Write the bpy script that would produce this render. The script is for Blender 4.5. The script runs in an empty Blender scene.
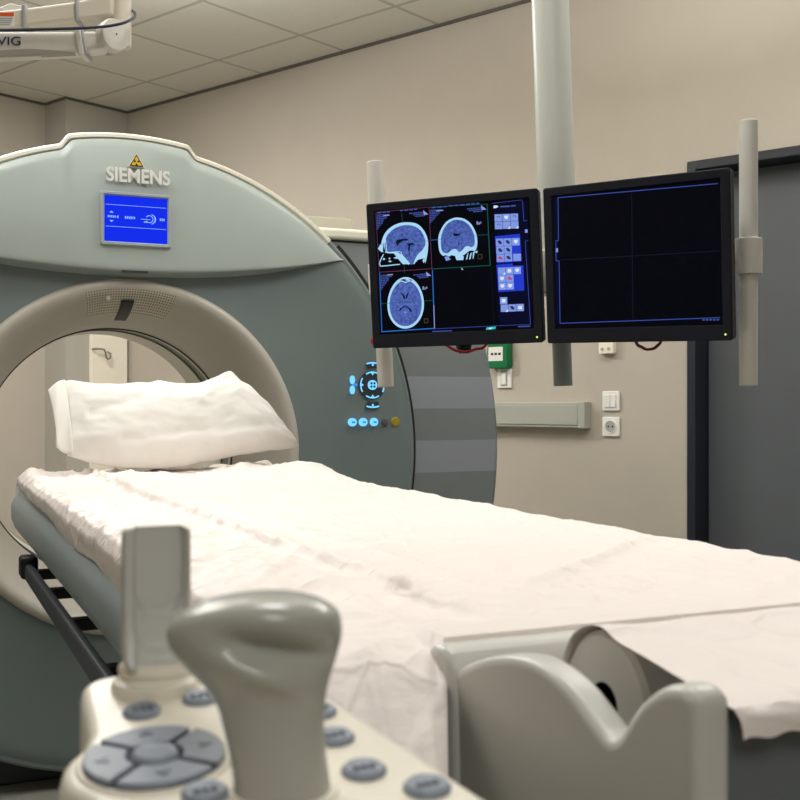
import bpy, bmesh, math, random
from mathutils import Vector, Matrix, noise
random.seed(7)
scene = bpy.context.scene
COL = scene.collection
H = 1.04                      # camera height above the floor
R = math.radians
pi = math.pi

# ------------------------------------------------------------------ materials
def mat(name, col, rough=.5, metal=0., var=.04, scale=6., bump=0., bscale=60., emit=None, estr=1., spec=.5, coat=0., sss=0.):
    m = bpy.data.materials.new(name); m.use_nodes = True
    n = m.node_tree.nodes; l = m.node_tree.links
    b = n['Principled BSDF']
    b.inputs['Roughness'].default_value = rough
    b.inputs['Metallic'].default_value = metal
    b.inputs['Specular IOR Level'].default_value = spec
    b.inputs['Coat Weight'].default_value = coat
    tc = n.new('ShaderNodeTexCoord')
    nz = n.new('ShaderNodeTexNoise'); nz.inputs['Scale'].default_value = scale; nz.inputs['Detail'].default_value = 4
    l.new(tc.outputs['Object'], nz.inputs['Vector'])
    rp = n.new('ShaderNodeValToRGB')
    lo = [max(0, c*(1-var)) for c in col]; hi = [min(1, c*(1+var)) for c in col]
    rp.color_ramp.elements[0].position = .3; rp.color_ramp.elements[1].position = .7
    rp.color_ramp.elements[0].color = (*lo, 1); rp.color_ramp.elements[1].color = (*hi, 1)
    l.new(nz.outputs['Fac'], rp.inputs['Fac']); l.new(rp.outputs['Color'], b.inputs['Base Color'])
    if bump:
        n2 = n.new('ShaderNodeTexNoise'); n2.inputs['Scale'].default_value = bscale; n2.inputs['Detail'].default_value = 3
        l.new(tc.outputs['Object'], n2.inputs['Vector'])
        bp = n.new('ShaderNodeBump'); bp.inputs['Strength'].default_value = bump; bp.inputs['Distance'].default_value = .01
        l.new(n2.outputs['Fac'], bp.inputs['Height']); l.new(bp.outputs['Normal'], b.inputs['Normal'])
    if emit:
        b.inputs['Emission Color'].default_value = (*emit, 1); b.inputs['Emission Strength'].default_value = estr
    return m

def srgb(r, g, b):
    f = lambda c: (c/255/12.92) if c/255 <= .04045 else ((c/255+.055)/1.055)**2.4
    return (f(r), f(g), f(b))

M = {}
M['wall'] = mat('wall_paint', srgb(187, 178, 165), .75, var=.02, bump=.08, bscale=180)
M['box'] = mat('column_paint', srgb(180, 175, 164), .75, var=.02, bump=.08, bscale=180)
M['floor'] = mat('vinyl_floor', srgb(150, 150, 140), .35, var=.06, scale=40)
M['gap'] = mat('shadow_gap', srgb(92, 88, 82), .6)
M['teal'] = mat('teal_shell_shaded', srgb(117, 129, 128), .38, var=.015, spec=.45)  # shell colour darkened; the shade below the upper panel is put in
M['teal2'] = mat('teal_panel_lit', srgb(172, 182, 177), .36, var=.015, spec=.45)  # same shell lightened; the light on its upward bulge is put in
M['cream'] = mat('cream_shell', srgb(228, 224, 208), .35, var=.015)
M['ring'] = mat('ring_shell', srgb(192, 186, 174), .42, var=.015)
M['tunnel'] = mat('tunnel_shell', srgb(205, 201, 186), .4, var=.015)
M['strip'] = mat('scan_window', srgb(96, 100, 92), .3)
M['rear'] = mat('rear_shell', srgb(178, 176, 162), .45, var=.015)
M['black'] = mat('black_rubber', srgb(22, 23, 24), .5)
M['white'] = mat('white_plastic', srgb(236, 234, 228), .4, var=.01)
M['bezel'] = mat('monitor_bezel', srgb(10, 14, 26), .5, var=.03, spec=.3)
M['pole'] = mat('painted_pole', srgb(196, 198, 188), .35, var=.015)
M['pole_d'] = mat('painted_pole_lower', srgb(122, 130, 126), .4, var=.015)
M['alu'] = mat('painted_handle', srgb(212, 210, 199), .38, var=.02)
M['trunk'] = mat('trunking', srgb(172, 174, 164), .45, var=.01)
M['dark_door'] = mat('slate_door', srgb(88, 92, 96), .5, var=.03)
M['dark_frame'] = mat('navy_frame', srgb(30, 34, 44), .45)
M['tabshell'] = mat('table_shell', srgb(168, 180, 182), .3, var=.02)
M['tabdark'] = mat('table_rail_dark', srgb(52, 58, 64), .4)
M['linen'] = mat('pillow_linen', srgb(250, 247, 240), .8, var=.01, bump=.12, bscale=24)
def paper_mat():
    m = mat('sheet_paper', srgb(248, 238, 231), .55, var=.012, scale=5)
    n = m.node_tree.nodes; l = m.node_tree.links; b = n['Principled BSDF']
    tc = n.new('ShaderNodeTexCoord'); nz = n.new('ShaderNodeTexNoise'); nz.inputs['Scale'].default_value = 5; nz.inputs['Detail'].default_value = 3
    l.new(tc.outputs['Object'], nz.inputs['Vector'])
    ad = n.new('ShaderNodeMix'); ad.data_type = 'VECTOR'; ad.inputs[0].default_value = .12
    l.new(tc.outputs['Object'], ad.inputs[4]); l.new(nz.outputs['Color'], ad.inputs[5])
    hs = []
    for sc, w in ((9, .10), (17, .08)):
        v = n.new('ShaderNodeTexVoronoi'); v.feature = 'DISTANCE_TO_EDGE'; v.inputs['Scale'].default_value = sc
        l.new(ad.outputs[1], v.inputs['Vector'])
        r = n.new('ShaderNodeMapRange'); r.interpolation_type = 'SMOOTHSTEP'; r.inputs[1].default_value = 0; r.inputs[2].default_value = w; r.inputs[3].default_value = 1; r.inputs[4].default_value = 0
        l.new(v.outputs['Distance'], r.inputs[0]); hs.append(r)
    n2 = n.new('ShaderNodeTexNoise'); n2.inputs['Scale'].default_value = 22; n2.inputs['Detail'].default_value = 4; l.new(tc.outputs['Object'], n2.inputs['Vector'])
    a1 = n.new('ShaderNodeMath'); a1.operation = 'ADD'; l.new(hs[0].outputs[0], a1.inputs[0]); l.new(hs[1].outputs[0], a1.inputs[1])
    a2 = n.new('ShaderNodeMath'); a2.operation = 'MULTIPLY_ADD'; l.new(a1.outputs[0], a2.inputs[0]); a2.inputs[1].default_value = .16; l.new(n2.outputs['Fac'], a2.inputs[2])
    bp = n.new('ShaderNodeBump'); bp.inputs['Strength'].default_value = .55; bp.inputs['Distance'].default_value = .008
    l.new(a2.outputs[0], bp.inputs['Height']); l.new(bp.outputs['Normal'], b.inputs['Normal'])
    return m
M['paper'] = paper_mat()
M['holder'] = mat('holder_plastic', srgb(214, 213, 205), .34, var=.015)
M['holder_shaded'] = mat('holder_plastic_shaded', srgb(104, 111, 114), .4, var=.015)  # holder plastic again, with the shade of its front face in the colour
M['console'] = mat('console_plastic', srgb(246, 239, 222), .36, var=.01)
M['knob'] = mat('knob_plastic', srgb(188, 188, 179), .24, var=.02, coat=.15)
M['lever'] = mat('lever_plastic', srgb(206, 206, 200), .36, var=.02)
M['button'] = mat('button_grey', srgb(140, 148, 160), .4, var=.03)
M['button2'] = mat('button_mark', srgb(96, 106, 124), .4)
M['arm'] = mat('arm_cream', srgb(224, 216, 196), .38, var=.015)
M['arm2'] = mat('arm_white', srgb(222, 218, 206), .36, var=.015)
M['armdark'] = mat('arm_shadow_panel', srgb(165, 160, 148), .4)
M['ink'] = mat('ink_blue', srgb(46, 52, 78), .5)
M['orange'] = mat('label_orange', srgb(226, 92, 40), .5)
M['grey'] = mat('light_grey', srgb(170, 172, 170), .45)
M['green'] = mat('green_plastic', srgb(0, 110, 62), .4)
M['red'] = mat('red_cable', srgb(170, 24, 28), .4)
M['darkred'] = mat('dark_red_cable', srgb(92, 26, 28), .4)
M['yellow'] = mat('yellow_enamel', srgb(240, 200, 30), .4)
M['ybtn'] = mat('yellow_button', srgb(170, 148, 30), .35, coat=.3)
M['mauve'] = mat('dark_button', srgb(92, 84, 96), .4)
M['metal'] = mat('bent_metal', srgb(150, 146, 136), .3, metal=.8)

def glow(name, rgb, s=1., base=(0, 0, 0)):
    return mat(name, base, .6, emit=srgb(*rgb), estr=s, spec=.06)
M['blue'] = glow('screen_blue', (14, 44, 236), 1.0)
M['icon'] = glow('screen_icon', (150, 190, 255), 1.0)
M['btnglow'] = glow('lit_button', (120, 205, 255), 1.25)
M['btnglow2'] = glow('lit_button_core', (60, 150, 240), 1.0)
M['cyan'] = glow('screen_cyan', (40, 190, 180), 1.)
M['led'] = glow('led_green', (210, 255, 120), 1.2)
M['scr'] = glow('screen_black', (2, 3, 11), 1.)
M['scr_side'] = glow('screen_sidebar', (5, 7, 36), 1.)
M['scr_line'] = glow('screen_line_blue', (58, 74, 160), 1.)
M['scr_dim'] = glow('screen_line_dim', (20, 24, 42), 1.)
M['skull'] = glow('scan_bone', (168, 214, 244), 1.)
M['txt'] = glow('screen_text', (66, 84, 158), 1.)
M['txt2'] = glow('screen_text_pale', (140, 156, 214), 1.)
M['lr'] = glow('screen_line_red', (104, 48, 84), 1.)
M['lg'] = glow('screen_line_green', (22, 90, 80), 1.)
M['lb'] = glow('screen_line_azure', (46, 110, 200), 1.)
M['tile'] = glow('screen_tile', (128, 152, 226), 1.)
M['tileb'] = glow('screen_tile_blue', (36, 58, 200), 1.)
M['tilew'] = glow('screen_tile_mark', (214, 226, 255), 1.)
M['tilek'] = glow('screen_tile_dark', (40, 52, 96), 1.)
M['tiler'] = glow('screen_tile_red', (190, 70, 100), 1.)
M['amber'] = glow('screen_amber', (84, 76, 40), 1.)
M['dark'] = glow('scan_dark', (8, 14, 44), 1.)

def brain_mat():
    m = mat('scan_brain', (0, 0, 0), .5, spec=.2)
    n = m.node_tree.nodes; l = m.node_tree.links; b = n['Principled BSDF']
    tc = n.new('ShaderNodeTexCoord'); nz = n.new('ShaderNodeTexNoise')
    nz.inputs['Scale'].default_value = 190; nz.inputs['Detail'].default_value = 5; nz.inputs['Roughness'].default_value = .7
    rp = n.new('ShaderNodeValToRGB')
    rp.color_ramp.elements[0].position = .32; rp.color_ramp.elements[0].color = (*srgb(40, 58, 132), 1)
    rp.color_ramp.elements[1].position = .7; rp.color_ramp.elements[1].color = (*srgb(96, 122, 202), 1)
    l.new(tc.outputs['Object'], nz.inputs['Vector']); l.new(nz.outputs['Fac'], rp.inputs['Fac'])
    l.new(rp.outputs['Color'], b.inputs['Emission Color']); b.inputs['Emission Strength'].default_value = 1
    return m
M['brain'] = brain_mat()

def stripe_mat():
    m = mat('striped_side', (0, 0, 0), .4)
    n = m.node_tree.nodes; l = m.node_tree.links; b = n['Principled BSDF']
    tc = n.new('ShaderNodeTexCoord'); sp = n.new('ShaderNodeSeparateXYZ'); l.new(tc.outputs['Object'], sp.inputs[0])
    a = n.new('ShaderNodeMath'); a.operation = 'SUBTRACT'; a.inputs[1].default_value = H-.0265-.1005*4; l.new(sp.outputs['Z'], a.inputs[0])
    d = n.new('ShaderNodeMath'); d.operation = 'DIVIDE'; d.inputs[1].default_value = .201; l.new(a.outputs[0], d.inputs[0])
    f = n.new('ShaderNodeMath'); f.operation = 'FRACT'; l.new(d.outputs[0], f.inputs[0])
    g = n.new('ShaderNodeMath'); g.operation = 'LESS_THAN'; g.inputs[1].default_value = .5; l.new(f.outputs[0], g.inputs[0])
    top = n.new('ShaderNodeMath'); top.operation = 'LESS_THAN'; top.inputs[1].default_value = H+.12; l.new(sp.outputs['Z'], top.inputs[0])
    mu = n.new('ShaderNodeMath'); mu.operation = 'MULTIPLY'; l.new(g.outputs[0], mu.inputs[0]); l.new(top.outputs[0], mu.inputs[1])
    mx = n.new('ShaderNodeMix'); mx.data_type = 'RGBA'
    l.new(mu.outputs[0], mx.inputs[0])
    mx.inputs[6].default_value = (*srgb(124, 130, 130), 1); mx.inputs[7].default_value = (*srgb(146, 151, 158), 1)
    l.new(mx.outputs[2], b.inputs['Base Color'])
    return m
M['stripe'] = stripe_mat()

def grille_mat():
    m = mat('perforated_grille', srgb(206, 198, 182), .45)
    n = m.node_tree.nodes; l = m.node_tree.links; b = n['Principled BSDF']
    uv = n.new('ShaderNodeTexCoord'); sc = n.new('ShaderNodeVectorMath'); sc.operation = 'MULTIPLY'
    sc.inputs[1].default_value = (34, 10, 1); l.new(uv.outputs['UV'], sc.inputs[0])
    fr = n.new('ShaderNodeVectorMath'); fr.operation = 'FRACTION'; l.new(sc.outputs[0], fr.inputs[0])
    sb = n.new('ShaderNodeVectorMath'); sb.operation = 'SUBTRACT'; sb.inputs[1].default_value = (.5, .5, 0); l.new(fr.outputs[0], sb.inputs[0])
    ln = n.new('ShaderNodeVectorMath'); ln.operation = 'LENGTH'; l.new(sb.outputs[0], ln.inputs[0])
    lt = n.new('ShaderNodeMath'); lt.operation = 'LESS_THAN'; lt.inputs[1].default_value = .27; l.new(ln.outputs['Value'], lt.inputs[0])
    mx = n.new('ShaderNodeMix'); mx.data_type = 'RGBA'; l.new(lt.outputs[0], mx.inputs[0])
    mx.inputs[6].default_value = (*srgb(206, 198, 182), 1); mx.inputs[7].default_value = (*srgb(96, 90, 80), 1)
    l.new(mx.outputs[2], b.inputs['Base Color'])
    return m
M['grille'] = grille_mat()

def ceiling_mat():
    m = mat('ceiling_tiles', srgb(205, 200, 182), .85)
    n = m.node_tree.nodes; l = m.node_tree.links; b = n['Principled BSDF']
    tc = n.new('ShaderNodeTexCoord'); sp = n.new('ShaderNodeSeparateXYZ'); l.new(tc.outputs['Object'], sp.inputs[0])
    outs = []
    for ax, off in (('X', 3.726), ('Y', 4.975)):
        a = n.new('ShaderNodeMath'); a.operation = 'SUBTRACT'; a.inputs[1].default_value = off-6.; l.new(sp.outputs[ax], a.inputs[0])
        d = n.new('ShaderNodeMath'); d.operation = 'DIVIDE'; d.inputs[1].default_value = .6; l.new(a.outputs[0], d.inputs[0])
        f = n.new('ShaderNodeMath'); f.operation = 'PINGPONG'; f.inputs[1].default_value = .5; l.new(d.outputs[0], f.inputs[0])
        g = n.new('ShaderNodeMath'); g.operation = 'LESS_THAN'; g.inputs[1].default_value = .018; l.new(f.outputs[0], g.inputs[0]); outs.append(g)
    mxm = n.new('ShaderNodeMath'); mxm.operation = 'MAXIMUM'; l.new(outs[0].outputs[0], mxm.inputs[0]); l.new(outs[1].outputs[0], mxm.inputs[1])
    nz = n.new('ShaderNodeTexNoise'); nz.inputs['Scale'].default_value = 90; l.new(tc.outputs['Object'], nz.inputs['Vector'])
    rp = n.new('ShaderNodeValToRGB'); rp.color_ramp.elements[0].color = (*srgb(200, 197, 184), 1); rp.color_ramp.elements[1].color = (*srgb(212, 209, 197), 1)
    l.new(nz.outputs['Fac'], rp.inputs['Fac'])
    mx = n.new('ShaderNodeMix'); mx.data_type = 'RGBA'; l.new(mxm.outputs[0], mx.inputs[0]); l.new(rp.outputs['Color'], mx.inputs[6])
    mx.inputs[7].default_value = (*srgb(172, 169, 157), 1)
    l.new(mx.outputs[2], b.inputs['Base Color'])
    return m
M['ceiling'] = ceiling_mat()

# ------------------------------------------------------------------ helpers
class MB:
    """collects shapes into one mesh"""
    def __init__(self): self.bm = bmesh.new()
    def quad(self, pts): self.bm.faces.new([self.bm.verts.new(p) for p in pts])
    def box(self, x0, x1, y0, y1, z0, z1):
        v = [self.bm.verts.new((x, y, z)) for z in (z0, z1) for y in (y0, y1) for x in (x0, x1)]
        for f in ((0, 2, 3, 1), (4, 5, 7, 6), (0, 1, 5, 4), (2, 6, 7, 3), (0, 4, 6, 2), (1, 3, 7, 5)):
            self.bm.faces.new([v[i] for i in f])
        return self
    def grid(self, fn, nu, nv, closeu=False, closev=False, uv=False):
        vs = [[self.bm.verts.new(fn(i/nu, j/nv)) for j in range(nv + (0 if closev else 1))] for i in range(nu + (0 if closeu else 1))]
        lay = self.bm.loops.layers.uv.verify() if uv else None
        for i in range(nu):
            for j in range(nv):
                i2 = (i+1) % len(vs); j2 = (j+1) % len(vs[0])
                f = self.bm.faces.new((vs[i][j], vs[i2][j], vs[i2][j2], vs[i][j2]))
                if uv:
                    for lp, c in zip(f.loops, ((i, j), (i+1, j), (i+1, j+1), (i, j+1))): lp[lay].uv = (c[0]/nu, c[1]/nv)
        return vs
    def rings(self, rings, cap=True, close=False):
        vs = [[self.bm.verts.new(p) for p in r] for r in rings]
        n = len(vs[0]); k = len(vs)
        for a in range(k if close else k-1):
            b = (a+1) % k
            for j in range(n):
                self.bm.faces.new((vs[a][j], vs[a][(j+1) % n], vs[b][(j+1) % n], vs[b][j]))
        if cap and not close:
            self.bm.faces.new(vs[0][::-1]); self.bm.faces.new(vs[-1])
        return self
    def lathe(self, prof, c=(0, 0, 0), axis='z', n=48, cap=False, a0=0, a1=2*pi):
        full = abs(a1-a0-2*pi) < 1e-6
        def P(r, h, t):
            x, y = r*math.cos(t), r*math.sin(t)
            return {'z': (c[0]+x, c[1]+y, c[2]+h), 'y': (c[0]+x, c[1]+h, c[2]+y), 'x': (c[0]+h, c[1]+x, c[2]+y)}[axis]
        vs = [[self.bm.verts.new(P(r, h, a0+(a1-a0)*j/n)) for j in range(n if full else n+1)] for r, h in prof]
        for a in range(len(prof)-1):
            for j in range(n):
                j2 = (j+1) % len(vs[a])
                self.bm.faces.new((vs[a][j], vs[a][j2], vs[a+1][j2], vs[a+1][j]))
        if cap and full:
            self.bm.faces.new(vs[0][::-1]); self.bm.faces.new(vs[-1])
        return self
    def tube(self, pts, r, n=12, cap=True):
        pts = [Vector(p) for p in pts]; rs = []
        up = Vector((0, 0, 1)); prev = None
        for i, p in enumerate(pts):
            d = (pts[min(i+1, len(pts)-1)] - pts[max(i-1, 0)]).normalized()
            if prev is None:
                s = d.cross(up if abs(d.z) < .9 else Vector((1, 0, 0))).normalized()
            else:
                s = (prev - d*prev.dot(d)).normalized()
            prev = s; q = d.cross(s)
            rr = r[i] if isinstance(r, (list, tuple)) else r
            rs.append([p + s*rr*math.cos(2*pi*k/n) + q*rr*math.sin(2*pi*k/n) for k in range(n)])
        return self.rings(rs, cap)
    def prism(self, poly, d0, d1, axis='z'):
        def P(a, b, h): return {'z': (a, b, h), 'y': (a, h, b), 'x': (h, a, b)}[axis]
        return self.rings([[P(a, b, d0) for a, b in poly], [P(a, b, d1) for a, b in poly]])
    def build(self, name, m, parent=None, bevel=0., seg=3, angle=35, sub=0, solid=0.):
        bmesh.ops.recalc_face_normals(self.bm, faces=self.bm.faces)
        me = bpy.data.meshes.new(name); self.bm.to_mesh(me); self.bm.free()
        for p in me.polygons: p.use_smooth = True
        me.set_sharp_from_angle(angle=R(angle))
        me.materials.append(M[m] if isinstance(m, str) else m)
        o = bpy.data.objects.new(name, me); COL.objects.link(o)
        if parent: o.parent = parent
        if solid:
            s = o.modifiers.new('solid', 'SOLIDIFY'); s.thickness = solid; s.offset = -1
        if bevel:
            b = o.modifiers.new('bevel', 'BEVEL'); b.width = bevel; b.segments = seg; b.limit_method = 'ANGLE'; b.angle_limit = R(32)
            b.harden_normals = False
        if sub:
            s = o.modifiers.new('sub', 'SUBSURF'); s.levels = sub; s.render_levels = sub
        return o

def thing(name, label, cat, loc, rot=(0, 0, 0), group=None, mode='XYZ'):
    o = bpy.data.objects.new(name, None); COL.objects.link(o)
    o.location = loc; o.rotation_mode = mode; o.rotation_euler = rot; o.empty_display_size = .05
    return tag(o, label, cat, group)
def tag(o, label, cat, group=None):
    o['label'] = label; o['category'] = cat
    if group: o['group'] = group
    return o
def struct(o): o['kind'] = 'structure'; return o

def text(s, size, m, name, parent, mtx, extrude=.001, bold=0., spacing=1., width=None):
    cu = bpy.data.curves.new('lettering', 'FONT'); cu.body = s; cu.size = size; cu.extrude = extrude; cu.offset = bold
    cu.align_x = 'CENTER'; cu.align_y = 'CENTER'; cu.space_character = spacing
    tmp = bpy.data.objects.new('lettering', cu); COL.objects.link(tmp)
    bpy.context.view_layer.update()
    me = bpy.data.meshes.new_from_object(tmp.evaluated_get(bpy.context.evaluated_depsgraph_get()))
    bpy.data.objects.remove(tmp); bpy.data.curves.remove(cu)
    if width:
        xs = [v.co.x for v in me.vertices]; k = width/(max(xs)-min(xs))
        for v in me.vertices: v.co.x *= k
    me.transform(mtx); me.materials.clear(); me.materials.append(M[m])
    o = bpy.data.objects.new(name, me); COL.objects.link(o)
    if parent: o.parent = parent
    return o

def arc(cx, cy, r, a0, a1, n=12):
    return [(cx+r*math.cos(R(a0+(a1-a0)*i/n)), cy+r*math.sin(R(a0+(a1-a0)*i/n))) for i in range(n+1)]
def rrect(x0, x1, y0, y1, r, n=5):
    return arc(x1-r, y1-r, r, 0, 90, n)+arc(x0+r, y1-r, r, 90, 180, n)+arc(x0+r, y0+r, r, 180, 270, n)+arc(x1-r, y0+r, r, 270, 360, n)

TH = R(24)
ct, st = math.cos(TH), math.sin(TH)
def along(xp, L, z=0): return (ct*xp - st*L, st*xp + ct*L, z)     # table frame: across, along

# ------------------------------------------------------------------ room (its own frame, turned 49.8 degrees)
RA = R(49.8)
def room(o): o.rotation_euler = (0, 0, RA); return o
def rw(x, y, z=0):
    return (math.cos(RA)*x - math.sin(RA)*y, math.sin(RA)*x + math.cos(RA)*y, z)
WX, WY, WY2, ZC = 4.04, 5.58, 5.80, H+1.75
X0, Y0 = -2.6, -2.6
DY0, DY1, DZ = .62, 1.895, H+.90            # door opening on the right wall
b = MB()
b.box(WX, WX+.2, DY1, WY2+.2, 0, ZC).box(WX, WX+.2, DY0, DY1, DZ, ZC).box(WX, WX+.2, Y0-.2, DY0, 0, ZC)
struct(room(b.build('wall_right', 'wall')))
struct(room(MB().box(X0, WX, WY2, WY2+.2, 0, ZC).build('wall_back', 'wall')))
struct(room(MB().box(X0-.2, X0, Y0-.2, WY2+.2, 0, ZC).build('wall_left', 'wall')))
struct(room(MB().box(X0, WX, Y0-.2, Y0, 0, ZC).build('wall_front', 'wall')))
struct(room(MB().box(X0-.2, WX+.4, Y0-.2, WY2+.2, -.1, 0).build('floor', 'floor')))
struct(room(MB().box(X0-.2, WX+.4, Y0-.2, WY2+.2, ZC, ZC+.1).build('ceiling', 'ceiling')))
b = MB().box(3.614, WX-.0005, WY, WY2-.0005, 0, ZC-.001)
struct(room(b.build('column', 'box')))
b = MB()
b.box(WX-.014, WX, Y0, WY-.0005, ZC-.012, ZC).box(X0, 3.6, WY2-.014, WY2, ZC-.012, ZC).box(3.6, WX-.014, WY-.014, WY, ZC-.012, ZC).box(3.6, 3.614, WY, WY2-.014, ZC-.012, ZC)
struct(room(b.build('trim_1', 'gap')))  # dark strips; the shade of the ceiling gap is put into their colour
b = MB()
b.box(WX-.012, WX, DY1+.06, WY, 0, .1).box(X0, 3.614, WY2-.012, WY2, 0, .1)
struct(room(b.build('baseboard_right', 'dark_door')))

# door set back in a dark frame
door = bpy.data.objects.new('door_1', None); COL.objects.link(door); door['kind'] = 'structure'
door.location = (0, 0, 0); door.rotation_euler = (0, 0, RA)
b = MB()
fw = .035
b.box(WX-.012, WX+.19, DY1-.001, DY1+fw, 0, DZ+fw).box(WX-.012, WX+.19, DY0-fw, DY0+.001, 0, DZ+fw).box(WX-.012, WX+.19, DY0, DY1, DZ-.001, DZ+fw)
b.build('door_frame', 'dark_frame', door, bevel=.003)
MB().box(WX+.10, WX+.15, DY0+.004, DY1-.004, .006, DZ-.004).build('door_panel', 'dark_door', door, bevel=.002)
b = MB(); b.tube([(WX+.098, DY0+.12, 1.05), (WX+.05, DY0+.12, 1.05), (WX+.05, DY0+.24, 1.05)], .009)
b.build('door_handle', 'metal', door)

# wall fittings: built around (0,0,0) with the wall behind at +x, front towards -x, y along the wall
def fitting(name, label, cat, y, z, group=None):
    return thing(name, label, cat, rw(WX, y, z), (0, 0, RA), group)
t = fitting('cable_trunking', 'long grey cable trunking box fixed on the wall beside the scanner', 'trunking', 3.1, H-.117)
MB().box(-.05, 0, -.70, .9, 0, .107).build('trunking_channel', 'trunk', t, bevel=.004)
MB().box(-.053, -.001, -.734, -.70, -.002, .109).build('end_cap', 'trunk', t, bevel=.003)
MB().box(-.054, -.05, -.70, .9, .012, .095).build('cover_strip', 'trunk', t, bevel=.002)

def plate(t, w=.08, h=.08):
    MB().prism(rrect(-w/2, w/2, -h/2, h/2, .006), -.011, 0, 'x').build('face_plate', 'white', t, bevel=.003)
t = fitting('light_switch', 'white double rocker light switch above the wall socket', 'light switch', 2.268, H-.004)
plate(t)
for s in (-1, 1):
    MB().box(-.016, -.010, min(.001*s, .026*s), max(.001*s, .026*s), -.026, .026).build('rocker', 'white', t, bevel=.002)
t = fitting('wall_socket', 'white round power socket on the wall below the double switch', 'socket', 2.268, H-.110)
plate(t)
MB().lathe([(.027, -.0115), (.0265, -.0145), (.024, -.0145), (.0235, -.0118)], axis='x', n=32).build('socket_rim', 'white', t)
b = MB(); b.lathe([(.0235, -.0117), (.0001, -.0117)], axis='x', n=32); b.build('socket_well', 'grey', t)
for s in (-1, 1):
    MB().lathe([(.0042, -.0122), (.0001, -.0122)], c=(0, s*.0095, 0), axis='x', n=12).build('pin_hole', 'black', t)
t = fitting('toggle_switch', 'small white single wall switch beneath the green call unit', 'switch', 2.80, H+.096)
plate(t, .076, .086)
MB().box(-.018, -.010, -.012, .012, -.028, .026).build('rocker', 'white', t, bevel=.002)
MB().box(-.0125, -.0105, -.017, .017, -.034, .032).build('rocker_surround', 'grey', t, bevel=.001)
t = fitting('emergency_unit', 'green emergency wall unit with white label under the left screen', 'call unit', 2.815, H+.2047)
MB().prism(rrect(-.055, .055, -.065, .065, .016), -.045, 0, 'x').build('unit_body', 'green', t, bevel=.005)
MB().box(-.047, -.044, -.032, .045, -.032, .03).build('unit_label', 'white', t)
for k in range(3):
    MB().box(-.0475, -.0468, -.022+.02*k, -.008+.02*k, -.006, .004).build('label_mark', 'black', t)
t = fitting('wall_box', 'small cream wall box below the right screen beside the pole', 'wall box', 2.28, H+.232)
MB().prism(rrect(-.034, .034, -.042, .042, .006), -.03, 0, 'x').build('box_body', 'console', t, bevel=.004)
for s in (-1, 1):
    MB().lathe([(.007, -.0305), (.007, -.034), (.0001, -.034)], c=(0, s*.015, -.022), axis='x', n=12).build('knob', 'grey', t)

# narrow cabinet seen through the bore
t = thing('wall_cabinet', 'tall narrow cream cabinet against the column, seen through the scanner bore', 'cabinet', rw(3.891, WY, 0), (0, 0, RA))
MB().box(-.125, .126, -.022, -.002, 0, H+.385).build('cabinet_body', 'console', t, bevel=.002)
MB().box(-.124, .125, -.030, -.022, .02, H+.383).build('door', 'console', t, bevel=.002)
b = MB(); zz = H+.27
b.tube([(-.124, -.032, zz+.028), (-.118, -.06, zz+.030), (-.085, -.062, zz+.030), (-.062, -.062, zz+.028), (-.052, -.062, zz+.010), (-.046, -.062, zz-.018), (-.034, -.062, zz-.030), (-.020, -.062, zz-.022), (-.016, -.062, zz+.004), (-.016, -.032, zz+.016)], .0055, 8)
b.build('hook', 'metal', t)

# ------------------------------------------------------------------ CT gantry
GC = .885                      # height of the bore centre
g = thing('ct_scanner', 'large round teal scanner gantry with cream rim and beige bore ring', 'CT scanner', (-.7357, 3.0, 0), (0, 0, TH))
RF, RB = .842, .470
def tab(phi):                  # the raised middle of the crown
    s = abs(math.cos(phi))*RF if math.sin(phi) > 0 else 1
    x = min(1, max(0, (.185-s)/.035)); return .024*x*x*(3-2*x)
# front disc
b = MB()
def front(u, v):
    phi = 2*pi*u
    r = RB + (RF-RB)*v
    y = .012*math.sin(pi*min(1, v*1.1))          # very slight dish
    if v > .97: y += .004*((v-.97)/.03)**2
    return (r*math.cos(phi), y, GC + r*math.sin(phi))
b.grid(front, 144, 24, closeu=True)
b.build('front_cover', 'teal', g)
# edge of the disc all the way round, and the cream crown above
prof = [(RF-.004, .003), (RF+.006, .002), (RF+.013, .008), (RF+.016, .02), (RF+.016, .05), (RF+.006, .07), (RF-.03, .075)]
b = MB()
def edge(a0, a1, n, tabs, pr):
    def fn(u, v):
        phi = R(a0+(a1-a0)*u); k = v*(len(pr)-1); i = min(int(k), len(pr)-2); f = k-i
        r = pr[i][0]*(1-f)+pr[i+1][0]*f; y = pr[i][1]*(1-f)+pr[i+1][1]*f
        r += tab(phi) if tabs else 0
        return (r*math.cos(phi), y, GC+r*math.sin(phi))
    return fn
b.grid(edge(133, 407, 90, False, prof), 110, len(prof)-1)
b.build('cover_edge', 'teal', g)
prof2 = [(RF-.006, .004), (RF+.002, -.004), (RF+.010, -.003), (RF+.0155, .006), (RF+.017, .02), (RF+.017, .12), (RF+.012, .30), (RF-.02, .42), (RF-.08, .48)]
b = MB(); b.grid(edge(47, 133, 150, True, prof2), 220, len(prof2)-1)
b.build('crown_rim', 'cream', g)
MB().lathe([(RF-.01, .068), (RF+.047, .068), (RF+.048, .079), (RF-.01, .079)], c=(0, 0, GC), axis='y', n=96, a0=R(-62), a1=R(44.5)).build('edge_gap', 'black', g)  # black ring stands in for the shaded gap between the covers
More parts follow.
